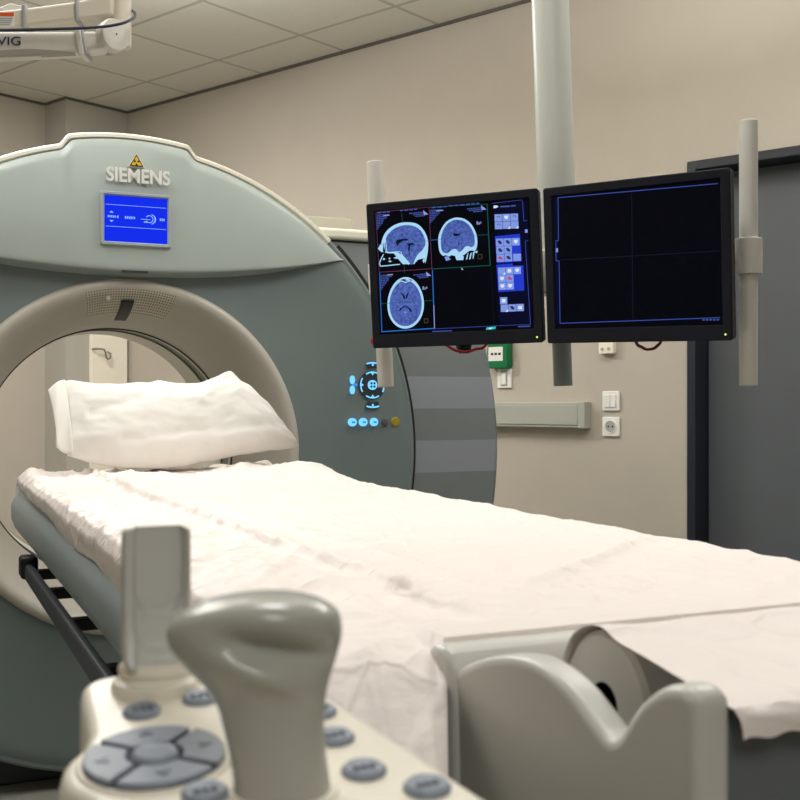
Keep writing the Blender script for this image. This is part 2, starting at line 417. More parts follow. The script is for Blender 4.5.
# upper panel, bulging towards the room
def zlow(s): return H+.344+.18*s*s
SW = .622
def panel(u, v):
    s = -SW + 2*SW*u
    rt = RF-.004
    phi = math.atan2(math.sqrt(max(0, rt*rt-s*s)), s)
    ztop = GC + math.sqrt(max(0, rt*rt-s*s)) + tab(phi)
    zl = zlow(s); ztop = max(ztop, zl+.001)
    e = max(0, 1-(s/SW)**2)
    bulge = .004 + .046*e
    rows = [(0, 0.0, -.012), (0, .35, -.004), (0, .75, 0), (0, .95, .002), (0, 1., .008)]
    if v < .2:
        k = v/.2*4; i = min(int(k), 3); f = k-i
        q = rows[i][1]*(1-f)+rows[i+1][1]*f; dz = rows[i][2]*(1-f)+rows[i+1][2]*f
        y = .012*(1-q)-bulge*q; z = zl + dz*e
        return (s, y, z)
    w = (v-.2)/.8
    z0 = zl + .008*e
    z = z0 + (ztop-z0)*w
    y = -bulge*(1-.62*w**2.2)
    if w > .9: y += .012*((w-.9)/.1)**2
    return (s, y, z)
b = MB(); b.grid(panel, 120, 44); b.build('upper_panel', 'teal2', g, angle=60)
b = MB(); b.box(-.030, .040, -.0482, -.03, H+.343, H+.3475); b.build('panel_latch', 'tabdark', g)
# display
yd = -.0555
dx, dz0, dz1 = .007, H+.424, H+.543
b = MB(); b.rings([[(x, yd+.006, z) for x, z in rrect(dx-.0945, dx+.0945, dz0-.013, dz1+.013, .006)],
                   [(x, yd-.003, z) for x, z in rrect(dx-.0925, dx+.0925, dz0-.010, dz1+.010, .005)],
                   [(x, yd-.003, z) for x, z in rrect(dx-.0865, dx+.0865, dz0-.005, dz1+.005, .004)],
                   [(x, yd+.004, z) for x, z in rrect(dx-.083, dx+.083, dz0-.001, dz1+.001, .002)]], cap=False)
b.build('display_bezel', 'teal2', g, angle=20)
ds = MB(); ds.quad([(dx-.0835, yd+.003, dz0-.0015), (dx+.0835, yd+.003, dz0-.0015), (dx+.0835, yd+.003, dz1+.0015), (dx-.0835, yd+.003, dz1+.0015)])
ds = ds.build('display_screen', 'blue', g)
b = MB(); ye = yd+.0024
def flat(b, poly, y=ye): b.bm.faces.new([b.bm.verts.new((x, y, z)) for x, z in poly])
def rect(b, x0, x1, z0, z1, y=ye): flat(b, [(x0, z0), (x1, z0), (x1, z1), (x0, z1)], y)
cz = (dz0+dz1)/2+.004
for zz in (cz+.032, cz-.026): rect(b, dx-.080, dx+.080, zz, zz+.0012)
x = dx-.065
flat(b, [(x-.006, cz+.011), (x+.006, cz+.011), (x, cz+.016)]); flat(b, [(x-.006, cz-.009), (x, cz-.014), (x+.006, cz-.009)])
for k in range(5): rect(b, x-.010+.0045*k, x-.0072+.0045*k, cz-.002, cz+.004)
flat(b, [(dx-.052, cz+.001), (dx-.047, cz+.006), (dx-.047, cz-.004)]); flat(b, [(dx-.002, cz+.001), (dx-.007, cz+.006), (dx-.007, cz-.004)])
for k in range(4): rect(b, dx-.030+.0055*k, dx-.0265+.0055*k, cz-.003, cz+.004)
for a in range(20):
    a0, a1 = R(-150+a*15), R(-150+(a+1)*15)
    flat(b, [(dx+.035+.0105*math.cos(a0), cz+.0105*math.sin(a0)), (dx+.035+.0105*math.cos(a1), cz+.0105*math.sin(a1)), (dx+.035+.0085*math.cos(a1), cz+.0085*math.sin(a1)), (dx+.035+.0085*math.cos(a0), cz+.0085*math.sin(a0))])
    a0, a1 = R(-80+a*8), R(-80+(a+1)*8)
    flat(b, [(dx+.037+.016*math.cos(a0), cz+.014*math.sin(a0)), (dx+.037+.016*math.cos(a1), cz+.014*math.sin(a1)), (dx+.039+.010*math.cos(a1), cz+.012*math.sin(a1)), (dx+.039+.010*math.cos(a0), cz+.012*math.sin(a0))])
rect(b, dx+.012, dx+.038, cz-.002, cz-.0005); rect(b, dx+.020, dx+.030, cz-.010, cz-.007)
for k in range(3): rect(b, dx+.063+.005*k, dx+.066+.005*k, cz-.003, cz+.004)
b.build('display_icons', 'icon', ds)
# lettering and warning triangle
text('SIEMENS', .052, 'white', 'lettering', g, Matrix.Translation((.014, -.0475, H+.6005)) @ Matrix.Rotation(R(90), 4, 'X'), extrude=.0016, bold=.0014, width=.170)
tri = lambda c, r: [(c[0]+r*math.cos(R(90+120*k)), c[1]+r*math.sin(R(90+120*k))) for k in range(3)]
w = MB(); w.prism(tri((.0085, H+.6385), .0255), -.0485, -.03, 'y'); w = w.build('warning_sign', 'cream', g)
b = MB(); b.prism(tri((.0085, H+.6385), .0215), -.050, -.049, 'y'); b.build('sign_border', 'black', w)
b = MB(); b.prism(tri((.0085, H+.6385), .0165), -.0508, -.050, 'y'); b.build('sign_face', 'yellow', w)
b = MB()
for k in range(3):
    a = R(90+120*k+60); a0, a1 = a-R(28), a+R(28); c = (.0085, H+.638)
    flat(b, [(c[0]+.0025*math.cos(a0), c[1]+.0025*math.sin(a0)), (c[0]+.0075*math.cos(a0), c[1]+.0075*math.sin(a0)), (c[0]+.0085*math.cos(a), c[1]+.0085*math.sin(a)), (c[0]+.0075*math.cos(a1), c[1]+.0075*math.sin(a1)), (c[0]+.0025*math.cos(a1), c[1]+.0025*math.sin(a1))], -.0512)
b.build('trefoil', 'black', w)
# bore ring, tunnel, rear plate
flare = [(.486, .012), (.484, -.002), (.476, -.012), (.462, -.014), (.445, -.004), (.425, .020), (.405, .060), (.388, .120), (.376, .190), (.370, .27), (.369, .30)]
def dense(p, k=4):
    out = []
    for i in range(len(p)-1):
        p0, p1, p2, p3 = p[max(i-1, 0)], p[i], p[i+1], p[min(i+2, len(p)-1)]
        for j in range(k):
            t = j/k
            out.append(tuple(.5*((2*p1[q])+(-p0[q]+p2[q])*t+(2*p0[q]-5*p1[q]+4*p2[q]-p3[q])*t*t+(-p0[q]+3*p1[q]-3*p2[q]+p3[q])*t**3) for q in (0, 1)))
    out.append(p[-1]); return out
fl = dense(flare)
MB().lathe(fl, c=(0, 0, GC), axis='y', n=128).build('bore_ring', 'ring', g, angle=60)
MB().lathe([(.369, .30), (.365, .302), (.365, .306), (.369, .308)], c=(0, 0, GC), axis='y', n=128).build('ring_seam', 'tabdark', g)
MB().lathe([(.369, .308), (.368, .345)], c=(0, 0, GC), axis='y', n=128).build('tunnel', 'tunnel', g)
MB().lathe([(.368, .345), (.372, .347), (.372, .43), (.368, .432)], c=(0, 0, GC), axis='y', n=128).build('scan_window', 'strip', g)
MB().lathe([(.368, .432), (.368, .62), (.376, .67), (.398, .70), (.44, .712)], c=(0, 0, GC), axis='y', n=128).build('tunnel', 'tunnel', g)
MB().lathe([(.44, .712), (.60, .712), (.80, .70), (.845, .62), (.85, .075)], c=(0, 0, GC), axis='y', n=96).build('rear_cover', 'rear', g)
def fy(r):
    for (r0, y0), (r1, y1) in zip(fl, fl[1:]):
        if r1 < r0 and r1-1e-9 <= r <= r0+1e-9 and r < .4615: return y0+(y1-y0)*((r-r0)/(r1-r0) if r1 != r0 else 0)
    return -.014
def flarepatch(a0, a1, r0, r1, off, rc=0.):
    def fn(u, v):
        vv = v; a = R(a0+(a1-a0)*u); r = r0+(r1-r0)*vv
        return (r*math.cos(a), fy(r)-off, GC+r*math.sin(a))
    return fn
b = MB(); b.grid(flarepatch(74, 105.5, .396, .459, .0014), 60, 16, uv=True); b.build('speaker_grille', 'grille', g)
b = MB(); b.grid(flarepatch(88.2, 92.8, .384, .428, .003), 8, 12); b.build('positioning_window', 'black', g, solid=.004)
b = MB(); b.grid(flarepatch(88.8, 92.2, .398, .412, .0045), 6, 6); b.build('window_lens', 'bezel', g, solid=.003)
MB().lathe([(.0065, -.003), (.0060, -.006), (.0001, -.006)], c=(-.058, fy(.437)-.003, GC+.430), axis='y', n=20).build('microphone', 'ring', g)
# control buttons on the right of the front cover
bx, bz = .717, H+.045
yb = .004
cp = MB().lathe([(.043, yb+.010), (.043, yb), (.0155, yb)], c=(bx, 0, bz), axis='y', n=48).build('control_dial', 'tabdark', g)
MB().lathe([(.0145, yb+.01), (.0145, yb-.003), (.0001, yb-.003)], c=(bx, 0, bz), axis='y', n=32).build('dial_button', 'btnglow', cp)
b = MB()
for k in range(4):
    b.lathe([(.0038, yb-.0036), (.0001, yb-.0036)], c=(bx+0.0068*math.cos(R(45+90*k)), 0, bz+0.0068*math.sin(R(45+90*k))), axis='y', n=10)
b.build('dial_mark', 'tabdark', cp)
for a in (0, 90, 180, 270):
    b = MB(); b.lathe([(.0405, yb-.0008), (.0362, yb-.0008)], c=(bx, 0, bz), axis='y', n=14, a0=R(a-33), a1=R(a+33))
    p = Vector((math.cos(R(a)), 0, math.sin(R(a)))); q = Vector((-p.z, 0, p.x)); o = Vector((bx, yb-.001, bz))
    b.bm.faces.new([b.bm.verts.new(o+p*d+q*e) for d, e in ((.0365, -.005), (.0365, .005), (.028, .0))])
    b.build('dial_arrow', 'btnglow', cp)
for a, rr in ((90, .069), (270, .069), (0, .073)):
    base = MB(); base.lathe([(rr-.018, yb), (rr-.018, yb-.002), (rr+.002, yb-.002), (rr+.002, yb)], c=(bx, 0, bz), axis='y', n=14, a0=R(a-19), a1=R(a+19))
    base = base.build('move_key', 'tabdark', g)
    b = MB(); b.lathe([(rr, yb-.0028), (rr-.005, yb-.0028)], c=(bx, 0, bz), axis='y', n=14, a0=R(a-18), a1=R(a+18))
    b.lathe([(.0036, yb-.0028), (.0001, yb-.0028)], c=(bx+(rr-.009)*math.cos(R(a)), 0, bz+(rr-.009)*math.sin(R(a))), axis='y', n=10)
    b.build('key_light', 'btnglow', base)
for z in (.015, -.015):
    b = MB(); b.rings([[(bx-.064+.0065*math.cos(2*pi*k/20), y, bz+z+.0125*math.sin(2*pi*k/20)) for k in range(20)] for y in (yb+.01, yb-.003)]); b.build('tilt_button', 'btnglow', g)
b = MB(); b.prism(rrect(bx-.063, bx-.050, bz-.004, bz+.004, .002), yb-.0035, yb+.01, 'y'); b.build('tilt_mark', 'btnglow2', g)
for k, mm in enumerate(('btnglow', 'btnglow', 'btnglow', 'mauve', 'ybtn')):
    x = bx-.064+.0345*k; z = H-.066
    r = .0122 if k < 3 else (.0112 if k == 3 else .0145)
    o = MB().lathe([(r, yb+.01), (r, yb-.003), (r*.85, yb-.006), (.0001, yb-.007)], c=(x, 0, z), axis='y', n=28).build('round_button', mm, g)
    if k < 3:
        b = MB(); b.prism(rrect(x-.005, x+.005, z-.003, z+.003, .0015), yb-.0082, yb-.0068, 'y'); b.build('button_mark', 'btnglow2', o)
b = MB(); b.prism(rrect(bx+.060, bx+.115, H-.142, H-.139, .001), .009, .016, 'y'); b.build('cover_mark', 'grey', g)
# wide rear body with the striped flank
ZT = H+.478
def wing(sgn):
    b = MB()
    RW = 1.192
    def outer(z): return math.sqrt(RW*RW-(z-GC)**2) - max(0, (z-(ZT-.12)))**2*1.2
    zs = [.02+(ZT-.02)*k/28 for k in range(29)]
    rr = []
    for z in zs:
        xo = outer(z); xi = .35
        rr.append([(sgn*xi, .078, z), (sgn*(xo-.02), .078, z), (sgn*(xo-.005), .085, z), (sgn*xo, .10, z), (sgn*(xo-.03), .5, z), (sgn*(xo-.10), .64, z), (sgn*xi, .66, z)])
    # open towards the bore side so the tunnel stays clear
    for a in range(len(rr)-1):
        v0 = [b.bm.verts.new(p) for p in rr[a]]; v1 = [b.bm.verts.new(p) for p in rr[a+1]]
        lim = 1 if abs(zs[a]-GC) < .80 else 0
        for j in range(len(v0)-1):
            b.bm.faces.new((v0[j], v0[j+1], v1[j+1], v1[j]))
    bmesh.ops.remove_doubles(b.bm, verts=b.bm.verts, dist=1e-5)
    return b
def wing_clip(sgn):
    b = wing(sgn)
    # keep clear of the bore
    for v in b.bm.verts:
        x, y, z = v.co
        if abs(x) < .351:
            rr = math.hypot(x, z-GC)
            need = math.sqrt(max(0, .70**2-(z-GC)**2)) if abs(z-GC) < .70 else .35
            v.co.x = sgn*max(need, .35)
    return b
wing_clip(1).build('side_cover', 'stripe', g, angle=60)
wing_clip(-1).build('side_cover', 'stripe', g, angle=60)
for sgn in (1, -1):
    b = MB(); xo = math.sqrt(1.20**2-(ZT-GC)**2)-.01
    b.box(min(sgn*.55, sgn*xo), max(sgn*.55, sgn*xo), .062, .66, ZT+.006, ZT+.040)
    b.build('top_ledge', 'cream', g, bevel=.010)
    b = MB(); b.box(min(sgn*.56, sgn*(xo-.01)), max(sgn*.56, sgn*(xo-.01)), .085, .65, ZT-.002, ZT+.008); b.build('ledge_gap', 'tabdark', g)
MB().box(.45, .815, .42, .66, ZT+.038, H+.612).build('rear_box', 'rear', g, bevel=.006)
MB().box(-.62, .62, .10, .62, 0, .16).build('plinth', 'tabdark', g, bevel=.01)

# ------------------------------------------------------------------ patient table (x across, y along, foot end near the camera)
TC, TL = .49, 1.5
t = thing('patient_table', 'long grey-blue scanner table with white draped top and foot-end holder', 'scanner table', along(TC, TL, 0), (0, 0, TH))
def tx(x): return x-TC
def ty(L): return L-TL
def section(L, k=1.):
    zt, zb = H-.166, H-.305
    xl, xr = .208, .772
    pts = [(xl+.022, zt), (xl+.006, zt-.012), (xl+.004, zt-.036), (xl-.004, zt-.044), (xl-.010, zt-.058), (xl-.010, zt-.086), (xl-.002, zt-.108), (xl+.020, zt-.124), (xl+.07, zb+.008), (xl+.14, zb),
           (xr-.14, zb), (xr-.07, zb+.008), (xr-.020, zt-.124), (xr+.002, zt-.108), (xr+.010, zt-.086), (xr+.010, zt-.058), (xr+.004, zt-.044), (xr-.004, zt-.036), (xr-.006, zt-.012), (xr-.022, zt)]
    cx = (xl+xr)/2
    return [(tx(cx+(x-cx)*k), ty(L), (zt+zb)/2+(z-(zt+zb)/2)*k) for x, z in pts]
b = MB(); b.rings([section(.632, .985), section(.64), section(1.0), section(1.8), section(2.49), section(2.515, .97), section(2.525, .9)])
b.build('tabletop', 'tabshell', t, angle=40)
MB().prism(rrect(tx(.205), tx(.235), H-.29, H-.25, .006), ty(.34), ty(.66), 'y').build('rail_extension', 'tabdark', t, bevel=.003)
MB().box(tx(.30), tx(.68), ty(.70), ty(2.35), H-.37, H-.302).build('carriage', 'tabdark', t, bevel=.01)
MB().box(tx(.33), tx(.65), ty(.62), ty(1.45), .10, H-.365).build('pedestal', 'tabshell', t, bevel=.05, seg=5)
MB().box(tx(.27), tx(.71), ty(.56), ty(1.75), 0, .11).build('base', 'tabdark', t, bevel=.02)
# accessory side bar with rungs
sr = MB(); sr.prism(rrect(tx(.197), tx(.213), H-.340, H-.309, .006), ty(.75), ty(2.19), 'y'); sr = sr.build('side_bar', 'tabdark', t, bevel=.002)
MB().prism(rrect(tx(.190), tx(.222), H-.338, H-.296, .008), ty(2.175), ty(2.225), 'y').build('bar_end', 'black', sr, bevel=.006)
for L in (2.16, 1.94, 1.66, 1.35, 1.0):
    MB().box(tx(.205), tx(.305), ty(L-.012), ty(L+.012), H-.336, H-.318).build('rung', 'black', sr, bevel=.003)
MB().prism([(tx(.24), H-.30), (tx(.34), H-.30), (tx(.34), H-.36), (tx(.285), H-.36)], ty(1.5), ty(1.74), 'y').build('bracket', 'tabshell', t, bevel=.006)
# roll holder at the foot end
XE = .30
side = [(.6376, -.34), (.6376, -.190), (.630, -.163), (.612, -.1515), (.599, -.150)]
horn = [(.625, -.215), (.622, -.186), (.603, -.1687), (.571, -.1526), (.536, -.1417), (.503, -.1376), (.473, -.1425), (.453, -.1515), (.4361, -.159), (.4268, -.156), (.4170, -.144), (.4071, -.134), (.394, -.1255), (.384, -.1225), (.377, -.1225), (.371, -.126), (.370, -.132), (.370, -.34), (.625, -.34)]
h = MB()
far = [(.640, -.34), (.640, -.185), (.634, -.163), (.620, -.1515), (.604, -.150), (.592, -.158), (.587, -.175), (.585, -.22), (.585, -.34)]
h.prism([(ty(a), H+z) for a, z in far], tx(.296), tx(.83), 'x')
h = h.build('holder_back', 'holder', t, bevel=.008, seg=4)
b = MB(); b.prism([(ty(a), H+z) for a, z in dense(horn[:-2], 3)+horn[-2:]], tx(XE), tx(XE+.020), 'x')
b.build('holder_cheek', 'holder', h, bevel=.008, seg=5)
b = MB(); b.prism([(ty(a), H+z) for a, z in dense(horn[:-2], 3)+horn[-2:]], tx(.80), tx(.83), 'x')
b.build('holder_cheek', 'holder', h, bevel=.012, seg=5)
near = [(.3715, -.34), (.3715, -.142), (.374, -.135), (.379, -.1325), (.386, -.135), (.391, -.142), (.394, -.17), (.394, -.34)]
b = MB(); b.prism([(ty(a), H+z) for a, z in near], tx(XE+.010), tx(.815), 'x')
b.build('holder_front', 'holder_shaded', h, bevel=.004)
MB().box(tx(.31), tx(.82), ty(.36), ty(.62), H-.34, H-.30).build('holder_base', 'holder', h)

# paper roll
RX0, RX1, RL, RZ, RR = .345, .79, .502, H-.166, .040
ro = thing('paper_roll', 'white examination paper roll in the holder at the foot of the table', 'paper roll', along((RX0+RX1)/2, RL, RZ-RR), (0, 0, TH))
hw = (RX1-RX0)/2
b = MB(); b.lathe([(.0125, -hw), (RR-.003, -hw), (RR, -hw+.003), (RR, hw-.003), (RR-.003, hw), (.0125, hw)], c=(0, 0, RR), axis='x', n=64); b.build('roll_body', 'linen', ro)
b = MB(); b.lathe([(.0126, -hw), (.0126, hw)], c=(0, 0, RR), axis='x', n=32); b.build('core', 'black', ro)
b = MB()
def flap(u, v):
    x = -hw-.002-.025*min(1, max(0, v-.42)/.30)+(2*hw+.002)*u
    # path over the roll, across to the front wall, down its face
    pts = [(.0400, .048), (.0385, .056), (.0345, .0635), (.0275, .0715), (.0180, .0775), (.008, .0810), (.0, .0818), (-.02, .0785), (-.05, .0775), (-.08, .0766), (-.105, .0768), (-.124, .0772), (-.134, .0750), (-.1385, .071), (-.1400, .067), (-.1405, .063)]
    vv = v*(len(pts)-1)*(1-.05*abs(noise.noise(Vector((u*9, 3.1, 0))))-.012*math.sin(u*140))
    i = min(int(vv), len(pts)-2); f = vv-i
    y = pts[i][0]*(1-f)+pts[i+1][0]*f; z = pts[i][1]*(1-f)+pts[i+1][1]*f
    z += .003*noise.noise(Vector((x*18, y*14, 1.7)))*(1 if .15 < v < .8 else .2)
    return (x, y, z+.001)
b.grid(flap, 120, 48); b.build('torn_end', 'paper', ro)

# ------------------------------------------------------------------ draped sheet
def creases(x, L):
    h = 0
    # lengthwise fold: second layer to its right
    f = .352 + .012*math.sin(L*2.2) + .01*noise.noise(Vector((L*2, 0, 5)))
    h += .005*(1/(1+math.exp(-(x-f)/.0025)))
    h += .006*math.exp(-((x-f-.005)/.007)**2)
    f2 = f+.055+.01*math.sin(L*3)
    h += .005*math.exp(-abs(x-f2)/.008)
    # diagonal folds
    for (x0, L0, x1, L1, a) in ((.43, .75, .752, 1.0, .005), (.254, .87, .361, 1.06, .004), (.45, 1.3, .74, 1.45, .0035), (.25, 1.9, .5, 2.25, .006), (.5, 2.2, .74, 1.95, .006), (.24, 1.5, .34, 1.8, .004), (.62, 1.6, .76, 1.72, .004)):
        d = Vector((x1-x0, L1-L0)); n = d.length; d /= n
        p = Vector((x-x0, L-L0)); s = p.dot(d); q = p.x*d.y-p.y*d.x
        w = max(0, min(1, s/.05))*max(0, min(1, (n-s)/.05))
        h += 1.5*a*w*math.exp(-abs(q)/.010)
    n1 = noise.fractal(Vector((x*9, L*6, 0)), 1., 2., 3)
    rid = 1-abs(noise.noise(Vector((x*16+L*6, L*9-x*7, 2.))))
    rid2 = 1-abs(noise.noise(Vector((x*26-L*9, L*14+x*9, 7.))))
    k = .5 + .5/(1+math.exp((x-.37)/.02)) + .6*max(0, min(1, (L-1.9)/.4))
    h += .0045*n1*k + .0045*k*(max(0, rid-.60)/.40)**2 + .0025*k*(max(0, rid2-.66)/.34)**2
    return h
NX, NL = 160, 380
LA, LB = .620, 2.55
def sheet(u, v):
    # across: left hang, top, right hang ; along: foot hang, top
    HL = lambda L: .022+.022*max(0, 2.5-L) + .012*noise.noise(Vector((L*3.3, 9, 0)))
    x0, x1 = .216, .778
    L = LA + (LB-LA)*max(0, (v-.06)/.94)
    hang = max(0, (.06-v)/.06)
    zt = H-.1575
    bunch = max(0, min(1, (L-2.2)/.3))
    if u < .09:
        k = 1-u/.09; x = x0 - .007*min(1, k*3) - .002*math.sin(k*3); z = zt - HL(L)*k - .003*(k > 0)
        x -= .003*abs(noise.noise(Vector((L*8, k*1.5, 2))))*k
    elif u > .93:
        k = (u-.93)/.07; x = x1 + .012*min(1, k*2); z = zt - .10*k
        x += .008*noise.noise(Vector((L*6, k*1.5, 4)))*k
    else:
        w = (u-.09)/.84; x = x0+(x1-x0)*w
        if abs(x-.303) < .0031: x = .303
        e = min(w, 1-w)/.03
        z = zt - (.006*(1-e)**2 if e < 1 else 0)
    hh = creases(x, L)*(1 if .09 <= u <= .93 else .5)
    z += hh
    # bunched up at the head end, to either side of the pillow
    z += bunch*(.012*math.exp(-((x-.70)/.10)**2) - .010 + .004*math.exp(-((x-.235)/.06)**2) + .012*noise.noise(Vector((x*14, L*9, 8))))*(1 if u <= .93 else .6)
    z += .022*math.exp(-((x-.735)/.07)**2-((L-2.13)/.13)**2) + .012*math.exp(-((x-.60-.5*(L-2.2))/.03)**2-((L-2.3)/.16)**2)
    x += .006*math.exp(-((x-.20)/.04)**2)*bunch
    Lo = L
    if hang > 0:
        z -= .058*hang**1.2; Lo = LA - .09*hang + .004*noise.noise(Vector((x*20, hang*2, 3)))*hang
        if x > .3035: Lo = LA - .004*hang; z += .058*hang**1.2
        else: x = x0+(x-x0)*(1-.44*hang) if x > x0 else x
    if x > .3035 and Lo < .70:
        f = min(1, max(0, (.70-Lo)/.05)); z = z*(1-f)+(H-.1488-.009*hang)*f
    if v > .985: z -= .02*((v-.985)/.015)
    return (tx(x), ty(Lo), z)
s = thing('table_sheet', 'crumpled white paper sheet spread along the scanner table', 'sheet', along(TC, TL, H-.16), (0, 0, TH))
b = MB(); b.grid(lambda u, v: Vector(sheet(u, v))-Vector((0, 0, H-.16)), NX, NL); b.build('drape', 'paper', s, angle=80)

# ------------------------------------------------------------------ pillow
p = thing('pillow', 'plump white pillow propped at the head of the table by the bore', 'pillow', along(.535, 2.41, H-.158), (0, 0, TH))
KX, KZ = .00220, .00242
def lerp(tab_, x):
    for (x0, y0), (x1, y1) in zip(tab_, tab_[1:]):
        if x <= x1:
            t_ = max(0, (x-x0)/(x1-x0)); t_ = t_*t_*(3-2*t_)*.5+t_*.5
            return y0+(y1-y0)*t_
    return tab_[-1][1]
# outline of the case, measured from its middle: (across, height)
TOP = [(-107, 43), (-100, 44), (-75, 39), (-25, 39), (-15, 42), (5, 40), (25, 40), (45, 46), (62, 53), (75, 42), (90, 22), (105, -2), (122, -27)]
BOT = [(-109, -35), (-85, -42), (-55, -48), (-25, -49), (0, -47), (25, -42), (65, -36), (95, -31), (122, -29)]
def pil(u, v, sg):
    X = -108+230*u
    zt_, zb_ = lerp(TOP, X), lerp(BOT, X)
    a, c = 2*u-1, 2*v-1
    z = zb_+(zt_-zb_)*v
    th = .060*(max(0, (1-abs(a)**3.2)*(1-abs(c)**2.6)))**.6
    wr = .007*noise.fractal(Vector((a*2.4, c*1.7+sg, 3)), 1., 2., 3)
    # folds running in from the raised corner and along the lower seam
    wr += .006*math.exp(-((X-62+(53-z)*.9)/7)**2)*max(0, min(1, (z+20)/40))*(sg < 0)*-1
    wr += .005*math.exp(-((z+25-.10*X)/5)**2)*(sg < 0)*(1 if X > -60 else .3)
    wr += .004*math.exp(-((z-20-.25*X)/6)**2)*(sg < 0)*(X > -90)
    return (X*KX, sg*th + wr*(1 if sg else .6), z*KZ)
b = MB(); n_, m_ = 90, 50
vs = {}
for sg in (-1, 1):
    for i in range(n_+1):
        for j in range(m_+1):
            if i in (0, n_) or j in (0, m_):
                if (i, j) not in vs: vs[(i, j)] = b.bm.verts.new(pil(i/n_, j/m_, 0))
            else: vs[(i, j, sg)] = b.bm.verts.new(pil(i/n_, j/m_, sg))
gv = lambda i, j, sg: vs.get((i, j)) or vs[(i, j, sg)]
for sg in (-1, 1):
    for i in range(n_):
        for j in range(m_):
            q = [gv(i, j, sg), gv(i+1, j, sg), gv(i+1, j+1, sg), gv(i, j+1, sg)]
            b.bm.faces.new(q if sg < 0 else q[::-1])
lean = Matrix.Translation((0, 0, .112)) @ Matrix.Rotation(R(-35), 4, 'X')
bmesh.ops.transform(b.bm, matrix=lean, verts=b.bm.verts)
b.build('cushion', 'linen', p, angle=80)
b = MB()
def slip(u, v):
    X = -104-20*u+3*v*u; zt_, zb_ = 42-10*u, -36+8*u-2*u*u
    if u > 0: X += 7*(1-v)*u
    y = -.012 - .020*math.sin(pi*v)*(1-.5*u) + .008*math.sin(u*4+v*3)
    return (X*KX, y, (zb_+(zt_-zb_)*v)*KZ)
b.grid(slip, 16, 30); bmesh.ops.transform(b.bm, matrix=lean, verts=b.bm.verts)
b.build('pillowcase_hem', 'linen', p, solid=.005, angle=80)

# ------------------------------------------------------------------ control console in the foreground
CX, CL, CB = .112, .39, H-.20
c = thing('control_console', 'cream control box with joystick, paddle and grey buttons in the foreground', 'control panel', along(CX, CL, CB), (0, 0, TH))
def ctop(x, L): return H-.1235+.105*(st*x+ct*L-.4)
def cp3(x, L, h=0.): return (x-CX, L-CL, ctop(x, L)+h-CB)
outl = arc(.078, .463, .0145, 180, 95, 6) + arc(.132, .463, .0145, 80, 0, 6) + [(.1548, .4229), (.1640, .360)] + arc(.164, .300, .009, 10, -90, 6) + arc(.066, .300, .008, -90, -180, 6) + [(.0565, .345)] + arc(.077, .3833, .031, 215, 150, 10) + [(.0555, .4057), (.0600, .418)]
def inset(poly, d):
    out = []; n = len(poly)
    for i in range(n):
        p0, p1, p2 = Vector(poly[i-1]), Vector(poly[i]), Vector(poly[(i+1) % n])
        e = (p2-p0).normalized(); out.append((p1.x - e.y*d, p1.y + e.x*d))
    return out
area = sum(outl[i-1][0]*outl[i][1]-outl[i][0]*outl[i-1][1] for i in range(len(outl)))
if area < 0: outl = outl[::-1]
b = MB()
b.rings([[cp3(x, L, -.062) for x, L in inset(outl, .004)], [cp3(x, L, -.03) for x, L in outl], [cp3(x, L, -.006) for x, L in outl], [cp3(x, L, -.0022) for x, L in inset(outl, .001)], [cp3(x, L, -.0006) for x, L in inset(outl, .0026)], [cp3(x, L, 0) for x, L in inset(outl, .0048)]])
b.build('housing', 'console', c, angle=50)
def disc(x, L, r, h0, h1, e=.0012, n=28):
    k = [(cp3(x+(r)*math.cos(2*pi*i/n), L+(r)*math.sin(2*pi*i/n), h0)) for i in range(n)]
    k1 = [(cp3(x+(r)*math.cos(2*pi*i/n), L+(r)*math.sin(2*pi*i/n), h1-e)) for i in range(n)]
    k2 = [(cp3(x+(r-e)*math.cos(2*pi*i/n), L+(r-e)*math.sin(2*pi*i/n), h1)) for i in range(n)]
    k3 = [(cp3(x+(r*.6)*math.cos(2*pi*i/n), L+(r*.6)*math.sin(2*pi*i/n), h1-.0006)) for i in range(n)]
    return [k, k1, k2, k3]
for x, L, r in ((.0819, .4289, .0074), (.1056, .4329, .0070), (.1440, .4012, .0074), (.1411, .3759, .0076), (.1408, .3464, .0078), (.155, .3263, .0080), (.0874, .3517, .0078)):
    o = MB().rings(disc(x, L, r, -.002, .0022)).build('push_button', 'button', c)
    b = MB()
    for k in range(3):
        dx_ = (-.0035+.0028*k); b.rings([[cp3(x+dx_+a, L+q, .0019) for a, q in ((0, -.0012), (.0018, -.0012), (.0018, .0014), (0, .0014))], [cp3(x+dx_+a, L+q, .0023) for a, q in ((0, -.0012), (.0018, -.0012), (.0018, .0014), (0, .0014))]])
    b.build('button_mark', 'button2', o)
PX, PL = .0775, .3830
MB().rings(disc(PX, PL, .0268, -.002, .0012)).build('pad_rim', 'console', c)
MB().rings(disc(PX, PL, .0252, 0, .0016)).build('pad_base', 'tabdark', c)
